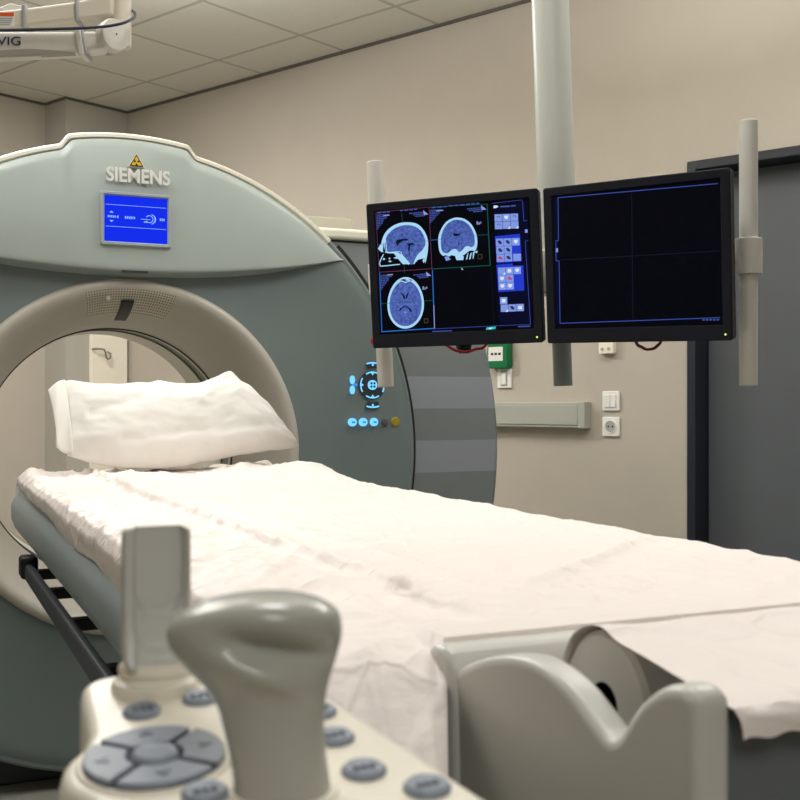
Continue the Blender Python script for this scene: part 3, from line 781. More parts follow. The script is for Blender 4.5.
for k in range(4):
    a0, a1 = 44+90*k+3, 44+90*(k+1)-3
    poly = [(PX+.0242*math.cos(R(a0+(a1-a0)*i/12)), PL+.0242*math.sin(R(a0+(a1-a0)*i/12))) for i in range(13)] + [(PX+.0098*math.cos(R(a1-4+(a0-a1+8)*i/6)), PL+.0098*math.sin(R(a1-4+(a0-a1+8)*i/6))) for i in range(7)]
    o = MB().rings([[cp3(x, L, .001) for x, L in poly], [cp3(x, L, .0034) for x, L in poly]]).build('pad_key', 'button', c, bevel=.0008)
    am = R((a0+a1)/2); q = (PX+.0172*math.cos(am), PL+.0172*math.sin(am))
    b = MB(); tr = [(q[0]+.003*math.cos(am+z), q[1]+.003*math.sin(am+z)) for z in (0, 2.1, 4.2)]
    b.rings([[cp3(x, L, .0030) for x, L in tr], [cp3(x, L, .0037) for x, L in tr]]); b.build('key_mark', 'button2', o)
MB().rings(disc(PX, PL, .0082, .001, .0042)).build('pad_centre', 'button', c)
# joystick: rings of (height, left, right, depth) in metres, leaning head
JX, JL = .112, .345
def jpt(dx, dy, h): # dx across the view, dy away, built upright on the tilted panel
    return (JX-CX + dx*ct + dy*st, JL-CL - dx*st + dy*ct, ctop(JX, JL)-CB+h)
k = .3625/1101
rows = [(800, 227, 329, .0160), (785, 229, 325, .0155), (755, 225, 321, .0145), (725, 218, 319, .0138), (706, 212, 320, .0138), (687.5, 200, 323, .0146), (669, 181, 328.5, .0166), (650, 166, 334, .0186), (631, 163, 337, .0196), (615, 176, 333, .0188), (604, 200, 318, .0158), (598.5, 226, 298, .0110), (597, 250, 275, .005)]
def spline(p, k):
    out = []
    for i in range(len(p)-1):
        q = [p[max(i-1, 0)], p[i], p[i+1], p[min(i+2, len(p)-1)]]
        for j in range(k):
            t_ = j/k
            out.append(tuple(.5*(2*b1+(c1-a1)*t_+(2*a1-5*b1+4*c1-d1)*t_*t_+(3*b1-a1-3*c1+d1)*t_**3) for a1, b1, c1, d1 in zip(*q)))
    return out+[p[-1]]
b = MB(); rr = []
n = 72
for (y, l, r_, ry) in spline(rows, 4):
    cx_ = ((l+r_)/2-279)*k; rx = (r_-l)/2*k; hh = (792-y)*k
    ring = []
    for i in range(n):
        a = 2*pi*i/n
        dx_, dy_ = rx*math.cos(a), ry*math.sin(a)
        X = cx_+dx_; fr = max(0, -math.sin(a))**.7
        side = 1/(1+math.exp(-(X+.0150)/.0035))
        hg = .0492-.17*X
        groove = math.exp(-((hh-hg)/.0046)**2)*fr*side          # finger groove sweeping down to the right
        roll = math.exp(-((hh-.0385+.38*X)/.0036)**2)*fr*side    # swelling under it
        ring.append(jpt(X, dy_+.0090*groove-.0030*roll, hh))
    rr.append(ring)
b.rings(rr); b.build('joystick_knob', 'knob', c, sub=1, angle=180)
b = MB(); b.lathe([(.0001, .0005), (.0178, .0005), (.0190, -.001), (.0195, -.003), (.0195, -.008)], c=jpt(0, 0, 0), n=40); b.build('joystick_collar', 'console', c)
# paddle lever on stepped collars
LX, LL = .0925, .4545
b = MB(); z0 = ctop(LX, LL)-CB
b.lathe([(.0175, -.006), (.0176, -.002), (.0182, .0008), (.0172, .0034), (.0152, .0044), (.0140, .0052), (.0142, .0060), (.0153, .0078), (.0148, .0098), (.0130, .0112), (.0001, .0114)], c=(LX-CX, LL-CL, z0), n=44); b.build('lever_collar', 'console', c)
def lv(x, y, z, a=R(-4)):
    return (LX-CX+x*math.cos(a)-y*math.sin(a), LL-CL+x*math.sin(a)+y*math.cos(a), z0+.0108+z)
b = MB()
Wl, Hl = .0136, .0550
def lfront(u, v):
    # one wrapped surface: front face with a scooped recess
    x = (2*u-1); z = v
    return x, z
nu, nv = 44, 60
def lev_y(x, z):            # front depth; dished recess above a foot that sweeps forward
    w = Wl
    xx = (x-.0012)/(w*.80)
    ex = min(1, max(0, (1-abs(xx))/.14)); ex = ex*ex*(3-2*ex)
    bot = .0195+.012*min(1, abs(xx))**4
    ez = min(1, max(0, (z-bot)/.0016)); ez = ez*ez*(3-2*ez)
    bot2 = .0035+.010*min(1, abs(xx))**4
    e2 = min(1, max(0, (z-bot2)/.004))
    foot = -.0085*max(0, 1-z/.019)**1.6
    return -.0052 + foot*(.55+.45*(1-ex)) + .0032*ex*e2 + .0048*ex*ez
rows_ = []
for j in range(nv+1):
    z = Hl*j/nv; w = Wl
    if z < .004: w *= .86+.14*math.sqrt(max(0, 1-(1-z/.004)**2))
    cr = .0025
    if z > Hl-cr: w -= cr*(1-math.sqrt(max(0, 1-((z-Hl+cr)/cr)**2)))
    ring = []
    for i in range(nu+1):
        x = -w+2*w*i/nu
        e = min(1, (w-abs(x))/.0016); rnd = .0016*(1-math.sqrt(max(0, 1-(1-e)**2)))
        ring.append(lv(x, lev_y(x, z)+rnd, z))
    for i in range(12, -1, -1):
        x = -w+2*w*i/12; e = min(1, (w-abs(x))/.0016)
        ring.append(lv(x, .0046-.0012*(abs(x)/w)**4+.003*max(0, 1-z/.02)**2, z))
    rows_.append(ring)
b.rings(rows_); b.build('paddle_lever', 'lever', c, angle=50)
# bracket joining the console to the table rail
MB().box(.150-CX, .2045-CX, .36-CL, .45-CL, -.06, .0).build('mount_bracket', 'tabdark', c, bevel=.004)

# ------------------------------------------------------------------ monitors on a ceiling mount
def ui(quad):
    """inverse bilinear: drawing coordinates of the user interface to 0..1 across the panel"""
    A, B, C_, D = [Vector(q) for q in quad]
    def f(x, y):
        u = v = .5
        for _ in range(12):
            p = A*(1-u)*(1-v)+B*u*(1-v)+C_*u*v+D*(1-u)*v
            du = (B-A)*(1-v)+(C_-D)*v; dv = (D-A)*(1-u)+(C_-B)*u
            e = Vector((x, y))-p; det = du.x*dv.y-du.y*dv.x
            u += (e.x*dv.y-e.y*dv.x)/det; v += (du.x*e.y-du.y*e.x)/det
        return u, v
    return f
MW, MH = .408, .330
SX0, SX1, SZ0, SZ1 = -.183, .183, -.134, .146
def monitor(label, loc, rot):
    m = thing('monitor', label, 'monitor', loc, rot, mode='YXZ')
    b = MB(); b.rings([[(x, .034, z) for x, z in rrect(-MW/2+.01, MW/2-.01, -MH/2+.01, MH/2-.01, .006)], [(x, .026, z) for x, z in rrect(-MW/2+.002, MW/2-.002, -MH/2+.002, MH/2-.002, .006)], [(x, .002, z) for x, z in rrect(-MW/2, MW/2, -MH/2, MH/2, .005)], [(x, 0, z) for x, z in rrect(-MW/2+.002, MW/2-.002, -MH/2+.002, MH/2-.002, .004)],
        [(x, 0, z) for x, z in rrect(SX0-.002, SX1+.002, SZ0-.002, SZ1+.002, .001)], [(x, .0035, z) for x, z in rrect(SX0, SX1, SZ0, SZ1, .0005)]], cap=False)
    b.quad([(-MW/2+.016, .034, -MH/2+.016), (MW/2-.016, .034, -MH/2+.016), (MW/2-.016, .034, MH/2-.016), (-MW/2+.016, .034, MH/2-.016)])
    b.build('housing', 'bezel', m, angle=25)
    MB().box(-.09, .09, .030, .046, -.09, .09).build('rear_boss', 'bezel', m, bevel=.004)
    s = MB(); s.quad([(SX0, .0030, SZ0), (SX1, .0030, SZ0), (SX1, .0030, SZ1), (SX0, .0030, SZ1)]); s = s.build('screen', 'scr', m)
    b = MB(); b.lathe([(.0022, -.0004), (.0018, -.0010), (.0001, -.0012)], c=(MW/2-.0135, 0, -MH/2+.012), axis='y', n=12); b.build('power_light', 'led', m)
    return m, s
LP, LR = (.1153, 2.446, H+.2859), (R(5.09), R(-.70), R(-24.24))
RP, RR_ = (.4725, 2.2343, H+.2827), (R(5.15), R(1.0), R(-37.4))
m1, s1 = monitor('left black monitor of the hanging pair, showing three head scans', LP, LR)
m2, s2 = monitor('right black monitor of the hanging pair, its screen nearly black', RP, RR_)

class UI:
    """flat pictures on a panel: each group becomes one mesh with several materials"""
    def __init__(s, quad): s.f = ui(quad); s.groups = [('screen_graphics', MB(), [])]
    def group(s, name): s.groups.append((name, MB(), []))
    def pt(s, x, y, lay):
        u, v = s.f(x, y)
        return (SX0+(SX1-SX0)*min(1, max(0, u)), .0030-.00012*lay, SZ1+(SZ0-SZ1)*min(1, max(0, v)))
    def poly(s, name, m, pts, lay=1):
        _, b, mats = s.groups[-1]
        if m not in mats: mats.append(m)
        f = b.bm.faces.new([b.bm.verts.new(s.pt(x, y, lay)) for x, y in pts]); f.material_index = mats.index(m)
    def rect(s, name, m, x0, y0, x1, y1, lay=1, sl=0.):
        s.poly(name, m, [(x0, y0), (x1, y0+sl*(x1-x0)), (x1, y1+sl*(x1-x0)), (x0, y1)], lay)
    def line(s, name, m, x0, y0, x1, y1, w=2., lay=2):
        d = Vector((x1-x0, y1-y0)).normalized(); q = Vector((-d.y, d.x))*w/2
        s.poly(name, m, [(x0+q.x, y0+q.y), (x1+q.x, y1+q.y), (x1-q.x, y1-q.y), (x0-q.x, y0-q.y)], lay)
    def path(s, name, m, pts, w=2., lay=2, closed=False):
        pp = pts+[pts[0]] if closed else pts
        for a, c_ in zip(pp, pp[1:]): s.line(name, m, *a, *c_, w, lay)
    def done(s, parent):
        for name, b, mats in s.groups:
            if not mats: continue
            o = b.build(name, mats[0], parent)
            for m in mats[1:]: o.data.materials.append(M[m])
def smooth(pts, k=4):
    n = len(pts); out = []
    for i in range(n):
        p = [pts[(i+d) % n] for d in (-1, 0, 1, 2)]
        for j in range(k):
            t = j/k
            out.append(tuple(.5*(2*p[1][q]+(-p[0][q]+p[2][q])*t+(2*p[0][q]-5*p[1][q]+4*p[2][q]-p[3][q])*t*t+(-p[0][q]+3*p[1][q]-3*p[2][q]+p[3][q])*t**3) for q in (0, 1)))
    return out
# drawing coordinates: 4 per unit
U = UI([(54, 86), (672, 40), (680, 584), (80, 592)])
U.poly('side_bar', 'scr_side', [(640, 70), (664, 50), (672, 560), (662, 560), (655, 130)], 1)
U.poly('side_bar', 'scr_side', [(540, 80), (650, 52), (668, 560), (556, 560), (545, 520)], .5)
# frames
U.line('frame_red', 'lr', 58, 90, 72, 332, 2); U.line('frame_red', 'lr', 280, 70, 290, 325, 2.2); U.line('frame_red', 'lr', 60, 88, 280, 70, 2); U.line('frame_red', 'lr', 72, 334, 290, 324, 2.4)
U.line('frame_green', 'lg', 280, 70, 510, 62, 2); U.line('frame_green', 'lg', 512, 62, 520, 316, 3); U.line('frame_green', 'lg', 290, 325, 520, 316, 2.6)
U.line('frame_blue', 'lb', 74, 336, 84, 582, 3); U.line('frame_blue', 'lb', 84, 580, 296, 572, 4); U.line('frame_blue', 'lb', 292, 330, 299, 574, 3.4)
U.line('frame_pale', 'txt2', 297, 475, 299, 572, 3, 3)
U.line('grid_line', 'scr_dim', 525, 320, 530, 570, 1.5); U.line('frame_line', 'scr_line', 299, 574, 670, 566, 2)
U.line('frame_line', 'scr_line', 530, 60, 645, 48, 2); U.line('frame_line', 'scr_line', 648, 50, 651, 135, 2); U.line('frame_line', 'scr_line', 651, 135, 664, 134, 2)
U.line('frame_line', 'scr_line', 655, 218, 668, 564, 2); U.line('frame_line', 'scr_line', 655, 218, 668, 217, 2)
U.rect('tab_mark', 'tile', 655, 170, 665, 184, 3)
# cross hairs
U.line('cross_hair', 'lg', 166, 92, 172, 132, 1.6); U.line('cross_hair', 'lg', 177, 305, 178, 340, 1.6); U.line('cross_hair_over', 'lg', 66, 220, 280, 208, 1.2, 6)
U.line('cross_hair', 'lb', 288, 206, 322, 204, 2); U.line('cross_hair', 'lg', 470, 190, 516, 188, 2); U.line('cross_hair_over', 'lb', 322, 204, 470, 192, 1.2, 6)
U.line('cross_hair', 'lg', 80, 464, 110, 463, 2); U.line('cross_hair', 'lg', 252, 457, 296, 455, 2); U.line('cross_hair_over', 'lg', 110, 463, 252, 457, 1.4, 6)
random.seed(3)
def textblock(x, y, w, rows, right=False, sl=-.07, shrink=1.):
    for k in range(rows):
        ww = w*(1-k/rows*shrink)*random.uniform(.8, 1.0)
        x0 = x if not right else x-ww
        xx = x0
        while xx < x0+ww-2:
            l = random.uniform(3, 9); l = min(l, x0+ww-xx)
            U.rect('caption', 'txt', xx, y+7*k+(xx-x)*sl, xx+l, y+7*k+4.4+(xx-x)*sl, 2, sl); xx += l+random.uniform(1, 2)
textblock(62, 98, 56, 9); textblock(284, 82, 56, 8); textblock(78, 346, 54, 9)
textblock(262, 88, 70, 3, True, shrink=.5); textblock(494, 74, 66, 3, True, shrink=.5); textblock(276, 342, 62, 3, True, shrink=.5)
for x0, y0, n_w in ((64, 88, 3), (160, 80, 4), (290, 70, 3), (360, 64, 6)):
    xx = x0
    for _ in range(n_w):
        l = random.uniform(10, 22); U.rect('menu', 'txt', xx, y0-(xx-x0)*.07, xx+l, y0+5-(xx-x0)*.07, 2, -.07); xx += l+5
U.rect('title', 'txt2', 90, 100, 116, 104, 3, -.07); U.rect('title', 'txt2', 310, 84, 338, 88, 3, -.07); U.rect('title', 'txt2', 106, 344, 130, 348, 3, -.07)
for a in ((256, 82), (488, 66), (266, 335)): U.poly('corner_fold', 'txt2', [a, (a[0]+3, a[1]+20), (a[0]+21, a[1]+18)], 3)
U.group('head_scan')
# scan 1: side view (8 per unit drawing, origin 0,0 of the same panel)
E8 = lambda pts: [(x/2, y/2) for x, y in pts]
skull1 = E8(smooth([(160, 500), (163, 430), (180, 372), (215, 322), (270, 283), (330, 264), (400, 262), (462, 276), (508, 318), (538, 372), (551, 430), (548, 500), (538, 560), (528, 600)], 3)[:-6]) + E8([(528, 604), (440, 606), (350, 606), (320, 600), (290, 570), (240, 520), (210, 510)])
U.poly('scan_bone', 'skull', skull1, 2)
brain1 = E8(smooth([(200, 490), (195, 430), (205, 380), (235, 340), (290, 302), (360, 284), (430, 292), (485, 325), (518, 380), (530, 440), (505, 490), (465, 530), (440, 575), (428, 606), (405, 606), (375, 570), (330, 525), (280, 500), (235, 502)], 3))
U.poly('scan_brain', 'brain', brain1, 3)
U.poly('scan_dark', 'dark', E8(smooth([(285, 430), (290, 410), (330, 398), (380, 398), (385, 412), (345, 412), (310, 440), (300, 455)], 3)), 4)
U.poly('scan_dark', 'dark', E8([(370, 435), (430, 432), (442, 455), (425, 448), (405, 450), (398, 500), (404, 550), (396, 530), (386, 480), (390, 455)]), 4)
U.path('scan_bone_line', 'skull', E8([(170, 500), (186, 400), (200, 400), (210, 500), (260, 512), (300, 500), (330, 505), (335, 540), (315, 550), (280, 545)]), 3, 4)
U.poly('scan_gap', 'scr', E8([(176, 490), (184, 420), (190, 470), (200, 500), (182, 512)]), 4)
U.poly('scan_gap', 'scr', E8([(150, 590), (190, 530), (220, 512), (270, 516), (300, 556), (338, 600), (340, 612), (300, 612), (160, 612)]), 4)
U.poly('scan_gap', 'scr', E8([(440, 600), (470, 570), (520, 560), (530, 612), (440, 612)]), 4)
U.path('scan_bone_line', 'skull', E8([(182, 520), (160, 560), (148, 592), (155, 618), (200, 616), (260, 610), (320, 606)]), 4, 5)
for (x, y, w, h_) in ((185, 560, 14, 9), (232, 556, 10, 8), (236, 580, 16, 8), (290, 552, 26, 9), (515, 580, 10, 20)):
    U.poly('scan_bone_line', 'skull', E8([(x-w, y), (x, y-h_), (x+w, y), (x, y+h_)]), 5)
U.path('scan_bone_line', 'skull', E8([(330, 530), (365, 570), (395, 606)]), 9, 5)
U.group('head_scan')
# scan 2: front view (units of crop: 6.956 per px from 430,190)
E7 = lambda pts: [(280+x*4/6.956, y*4/6.956) for x, y in pts]
sk2 = E7(smooth([(78, 455), (64, 390), (66, 330), (85, 280), (120, 230), (165, 205), (200, 200), (245, 210), (290, 245), (320, 300), (332, 350), (332, 400), (318, 440), (280, 440), (240, 470), (200, 480), (160, 470), (120, 470)], 3))
U.poly('scan_bone', 'skull', sk2, 2)
br2 = E7(smooth([(92, 440), (82, 390), (84, 335), (100, 285), (130, 242), (170, 218), (200, 216), (240, 225), (278, 256), (305, 305), (316, 350), (314, 395), (300, 415), (265, 410), (225, 440), (205, 446), (185, 425), (160, 430), (125, 455)], 3))
U.poly('scan_brain', 'brain', br2, 3)
U.poly('scan_dark', 'dark', E7([(165, 318), (185, 312), (205, 318), (218, 308), (212, 326), (190, 334), (172, 330)]), 4)
U.poly('scan_dark', 'dark', E7([(202, 380), (208, 378), (210, 396), (204, 400)]), 4)
U.path('scan_bone_line', 'skull', E7([(80, 440), (95, 468), (120, 462), (140, 475), (160, 440), (180, 432), (195, 452), (215, 462), (240, 430), (255, 412), (275, 412), (290, 430), (310, 410), (328, 404)]), 6, 5)
for q in ([(105, 480), (130, 476), (150, 500), (118, 510)], [(180, 478), (220, 470), (240, 480), (236, 506), (190, 506)], [(262, 470), (272, 450), (264, 500), (254, 504)], [(285, 460), (295, 452), (286, 500), (276, 504)], [(302, 455), (316, 440), (306, 496), (300, 500)], [(312, 450), (335, 440), (330, 460)]):
    U.poly('scan_bone_line', 'skull' if q[0][0] != 105 else 'tile', E7(q), 4)
U.path('amber_box', 'amber', E7([(337, 470), (362, 468), (364, 498), (339, 500)]), 2, 4, True)
U.rect('caption', 'txt2', 470, 132, 474, 146, 3); U.rect('caption', 'txt2', 477, 136, 482, 146, 3); U.rect('caption', 'txt2', 485, 134, 488, 142, 3)
U.group('head_scan')
# scan 3: axial view (8 per unit from 360,260)
E3 = lambda pts: [(x/2, y/2+280) for x, y in pts]
el = lambda cx_, cy_, rx, ry, n=48, e=0.: [(cx_+rx*math.cos(2*pi*i/n)*(1+e*math.sin(2*pi*i/n)), cy_+ry*math.sin(2*pi*i/n)) for i in range(n)]
U.poly('scan_bone', 'skull', E3(el(364, 366, 150, 214, e=.06)), 2)
U.poly('scan_brain', 'brain', E3(el(364, 369, 132, 190, e=.05)), 3)
U.path('scan_bone_line', 'skull', E3([(290, 205), (320, 182), (350, 190), (364, 200), (378, 190), (410, 182), (440, 205)]), 4, 4)
U.poly('scan_gap', 'scr', E3([(318, 178), (345, 168), (372, 172), (360, 184)]), 4); U.poly('scan_gap', 'scr', E3([(388, 174), (410, 172), (424, 184), (405, 182)]), 4)
for q in ([(320, 274), (345, 292), (358, 310), (362, 335), (348, 330), (340, 305)], [(400, 270), (378, 292), (368, 308), (366, 335), (378, 326), (384, 300)], [(306, 440), (318, 412), (345, 396), (362, 384), (362, 396), (340, 408), (322, 430)], [(418, 446), (408, 418), (385, 400), (366, 384), (366, 396), (386, 412), (402, 440)]):
    U.poly('scan_dark', 'dark', E3(q), 4)
U.poly('scan_bone_line', 'txt2', E3(el(362, 444, 7, 8, 10)), 5)
U.path('amber_box', 'amber', E3([(515, 504), (545, 502), (547, 534), (517, 536)]), 2, 4, True)
U.rect('caption', 'txt2', 252, 396, 257, 410, 3); U.rect('caption', 'txt2', 260, 400, 264, 410, 3); U.rect('caption', 'txt2', 267, 398, 271, 406, 3)
U.groups.append(U.groups.pop(0))
# tool bar tiles (units of the same drawing)
def tiles(x0, y0, cols, rows, w, h_, kinds):
    for r_ in range(rows):
        for q in range(cols):
            kd = kinds[r_*cols+q]
            if kd == '.': continue
            xa, ya = x0+q*(w+1.5)+r_*.8, y0+r_*(h_+1.5)-q*.6
            U.rect('tool_tile', 'tileb' if kd == 'b' else 'tile', xa, ya, xa+w, ya+h_, 3)
            cx_, cy_ = xa+w/2, ya+h_/2
            if kd == 'o': U.path('tile_mark', 'tilek', [(cx_+7*math.cos(a), cy_+7*math.sin(a)) for a in (3.5, 4.5, 5.5, 6.5)], 2, 5)
            if kd == 'w': U.poly('tile_mark_pale', 'tilew', [(cx_-6, cy_-8), (cx_+6, cy_-8), (cx_+8, cy_), (cx_, cy_+8), (cx_-8, cy_)], 5)
            if kd == 'k': U.poly('tile_mark', 'tilek', [(cx_-9, cy_-6), (cx_, cy_-9), (cx_+9, cy_), (cx_+7, cy_+8), (cx_-3, cy_+6)], 5)
            if kd == 'r': U.poly('tile_mark_red', 'tiler', [(cx_-10, cy_-3), (cx_-2, cy_-8), (cx_+10, cy_+2), (cx_+6, cy_+7), (cx_-6, cy_+4)], 5)
            if kd == 's': U.rect('tile_mark_pale', 'tilew', cx_-7, cy_-7, cx_+7, cy_+7, 5)
            if kd == 'd': U.poly('tile_mark_pale', 'tilew', [(xa+w, ya+h_), (xa+w-11, ya+h_), (xa+w, ya+h_-11)], 5)
U.poly('patient_mark', 'tilew', [(537, 69), (548, 68), (556, 73), (548, 79), (537, 80)], 3)
U.rect('caption', 'txt', 562, 71, 600, 77, 2, -.03); U.rect('caption', 'txt', 603, 69, 622, 75, 2, -.03)
tiles(540, 105, 3, 2, 29, 30, 'owoodd')
U.poly('tool_panel', 'tileb', [(540, 196), (636, 188), (640, 302), (546, 308)], 2); tiles(544, 206, 3, 3, 29, 31, 'kkw' 'kkb' 'rk.')
U.rect('tool_tile', 'tile', 609, 270, 638, 300, 3)
U.poly('tool_panel', 'tileb', [(544, 314), (606, 310), (607, 320), (646, 319), (648, 424), (550, 428)], 2); tiles(550, 326, 3, 3, 28, 30, 'dsw' 'wrb' 'wwb')
tiles(556, 450, 1, 1, 27, 29, 's'); tiles(558, 481, 3, 1, 28, 30, 'dks')
U.poly('status_mark', 'cyan', [(503, 574), (538, 571), (536, 582), (500, 584)], 2); U.poly('status_mark_pale', 'tilew', [(512, 576), (524, 575), (522, 581), (511, 582)], 3)
U.rect('status_text', 'txt', 290, 583, 368, 587, 2, -.01); U.rect('status_text', 'txt', 622, 572, 668, 577, 2, -.01)
U.poly('cursor', 'tilew', [(408, 322), (414, 330), (410, 333)], 3)
U.done(s1)
# right screen: thin frame, cross, small tab
V = UI([(64, 262), (524, 208), (540, 622), (84, 630)])
V.line('frame_line', 'scr_line', 80, 265, 520, 222, 2.4); V.line('frame_line', 'scr_line', 82, 265, 86, 384, 2.2); V.line('frame_line', 'scr_line', 86, 384, 78, 384, 2); V.line('frame_line', 'scr_line', 78, 384, 80, 440, 2)
V.line('frame_line', 'scr_line', 80, 440, 89, 440, 2); V.line('frame_line', 'scr_line', 89, 440, 96, 615, 2.2); V.line('frame_line', 'scr_line', 96, 615, 534, 602, 2.4)
V.poly('side_tab', 'scr_side', [(68, 268), (80, 266), (86, 384), (92, 612), (84, 622)], .6)
V.line('grid_line', 'scr_dim', 294, 246, 306, 608, 2); V.line('grid_line', 'scr_dim', 92, 438, 530, 412, 2)
V.rect('tab_mark', 'tile', 79, 405, 85, 416, 3)
for k in range(5): V.rect('status_text', 'txt', 490+9*k, 606, 496+9*k, 610, 2)
V.done(s2)

# ceiling mount
pz = lambda z: (.357+.034*(.49-z), 2.515)          # slightly out of plumb
mt = thing('monitor_mount', 'grey ceiling pole with two upright handle bars carrying both monitors', 'monitor mount', (*pz(1.75), ZC), (0, 0, 0))
O = Vector((*pz(1.75), ZC))
def PL_(z): return Vector((*pz(z), H+z))-O
MB().lathe([(.10, -.0005), (.10, -.02), (.06, -.03)], n=40, cap=True).build('ceiling_flange', 'pole', mt)
MB().tube([PL_(1.74), PL_(1.2), PL_(.30)], .0425, 40).build('pole', 'pole', mt)
MB().tube([PL_(.31), PL_(.18), PL_(.032)], .0215, 32).build('lower_pole', 'pole_d', mt, bevel=.002)
hl0, hl1 = Vector((-.0612, 2.64, H+.571)), Vector((-.0336, 2.64, H+.031))
hr0, hr1 = Vector((.6964, 2.20, H+.558)), Vector((.6964, 2.20, H+.028))
def handle(p0, p1, r, cz, toward):
    d = (p1-p0)
    b = MB().tube([p0-O, p0+d*.5-O, p1-O], r, 32).build('handle_bar', 'alu', mt, bevel=.002)
    for e, sg in ((p0, .006), (p1, -.006)):
        pass
    c0 = p0+d*((p0.z-cz-.036)/(p0.z-p1.z)); c1 = p0+d*((p0.z-cz+.036)/(p0.z-p1.z))
    MB().tube([c0-O, c1-O], r*1.48, 32).build('clamp', 'alu', mt, bevel=.002)
    cm = (c0+c1)/2
    MB().tube([cm-O+(toward-cm).normalized()*r*1.2, toward-O], .016, 16).build('clamp_arm', 'alu', mt)
hub = PL_(.29)+O
handle(hl0, hl1, .0195, H+.29, hub+Vector((-.03, .0, 0)))
handle(hr0, hr1, .0182, H+.2865, hub+Vector((.03, -.01, 0)))
MB().lathe([(.056, -.05), (.056, .05)], c=hub-O, n=40, cap=True).build('hub', 'alu', mt, bevel=.004)
for P_, yw in ((Vector(LP), LR[2]), (Vector(RP), RR_[2])):
    nrm = Vector((-math.sin(yw), math.cos(yw), -.085))
    MB().tube([P_+nrm*.045-O, P_+nrm*.075-O, hub+(P_-hub)*.15-O], .014, 14).build('screen_bracket', 'pole_d', mt)
b = MB(); b.lathe([(.0001, -.010), (.007, -.008), (.009, 0), (.007, .008), (.0001, .010)], c=Vector((-.060, 2.562, H+.137))-O, n=20); b.build('grip_knob', 'red', mt)
# cables behind and below the screens
def cable(label, m, pts, r=.0035):
    o = Vector(pts[0]); e = thing('cable', label, 'cable', o)
    q = [Vector(p)-o for p in pts]; sm = []
    for i in range(len(q)-1):
        p = [q[max(i-1, 0)], q[i], q[i+1], q[min(i+2, len(q)-1)]]
        for j in range(5):
            t_ = j/5; sm.append(.5*(2*p[1]+(p[2]-p[0])*t_+(2*p[0]-5*p[1]+4*p[2]-p[3])*t_*t_+(3*p[1]-p[0]-3*p[2]+p[3])*t_**3))
    sm.append(q[-1])
    MB().tube(sm, r, 10).build('cable_run', m, e)
    return e
cable('red cable looping just below the left monitor', 'red', [(.105, 2.57, H+.27), (.098, 2.57, H+.15), (.115, 2.57, H+.124), (.145, 2.57, H+.112), (.175, 2.57, H+.118), (.205, 2.57, H+.14), (.22, 2.57, H+.28)])
cable('black cable with thick plug below the left monitor', 'black', [(.125, 2.59, H+.27), (.14, 2.59, H+.13), (.15, 2.59, H+.121), (.16, 2.59, H+.13), (.165, 2.59, H+.27)], .009)
cable('dark red cable looping below the right monitor', 'darkred', [(.505, 2.34, H+.26), (.500, 2.34, H+.135), (.515, 2.34, H+.112), (.53, 2.34, H+.108), (.545, 2.34, H+.114), (.556, 2.34, H+.14), (.55, 2.34, H+.26)])

# ------------------------------------------------------------------ ceiling-hung arm, upper left
k = 2.0/1101
ax, az = 120, 400
def A(u, v, y=0.): f_ = (2.0+y)/1101; return ((u-400)*f_-(ax-400)*k, (az-v)*f_ + H - ZC)
ar = thing('ceiling_arm', 'cream jointed ceiling-hung support arm with orange label, upper left corner', 'support arm', ((ax-400)*k, 2.0, ZC), (0, 0, 0))
def slab(poly, y0, y1): return MB().prism([A(u, v, y0) for u, v in poly], y0, y1, 'y')
MB().lathe([(.09, -.0005), (.09, -.03), (.05, -.04)], n=36, cap=True).build('ceiling_flange', 'arm', ar)
b = MB(); b.tube([(0.003, 0, -.03), (.003, 0, A(0, 0)[1]), (.003, 0, A(0, 48)[1])], .0175, 28); b.build('drop_post', 'arm', ar, bevel=.003)
slab([(-420, 10), (0, 10), (30, 7), (75, 1), (113, -8), (113, 16), (75, 20), (30, 26), (0, 29), (-420, 32)], -.02, .03).build('upper_arm', 'arm', ar, bevel=.006, seg=4)
la = slab([(-420, 24), (0, 31), (60, 31), (108, 30), (116, 38), (116, 46), (108, 49), (75, 53), (0, 57), (-420, 62)], -.045, -.012).build('lower_arm', 'arm2', ar, bevel=.007, seg=4)
slab([(-420, 56), (0, 50), (30, 48.5), (55, 50), (74, 52), (74, 52.8), (0, 56.3), (-420, 61.5)], -.0475, -.03).build('arm_shade_strip', 'armdark', la, bevel=.002)  # raised slab; shade along the arm's lower edge is put into its colour
text('MAVIG', .0215, 'ink', 'lettering', la, Matrix.Translation((A(-1.5, 41, -.046)[0], -.0462, A(0, 41.5, -.046)[1])) @ Matrix.Rotation(R(90), 4, 'X') , extrude=.0006, spacing=1.0, width=.078)
def collar(u, y0, y1, v0, v1, w, sl, mm): 
    return slab([(u, v0), (u+w, v0), (u+w+sl, v1), (u+sl, v1)], y0, y1).build('strap', mm, ar, bevel=.003)
collar(73.5, -.050, -.008, 27, 55, 6.5, 4.5, 'arm2'); collar(79.5, -.0485, -.009, 28, 54.5, 3, 4.5, 'grey')
collar(21, -.024, .034, 3.5, 28.5, 5, .5, 'grey'); collar(74, -.024, .034, -3, 21.5, 4, .5, 'grey')
jz = A(112, 36.5, -.03)
jr = Matrix.Translation((jz[0], -.03, jz[1])) @ Matrix.Rotation(R(42), 4, 'Z')
for nm, pr, mm in (('joint_cap', [(.0285, .006), (.0292, -.010), (.0270, -.0165), (.0001, -.0172)], 'arm2'), ('joint_ring', [(.0001, .024), (.0285, .024), (.0285, .0065), (.0001, .0065)], 'armdark'), ('joint_screw', [(.0016, -.0173), (.0001, -.0178)], 'black')):
    b = MB(); b.lathe(pr, axis='y', n=40); bmesh.ops.transform(b.bm, matrix=jr, verts=b.bm.verts); b.build(nm, mm, ar)
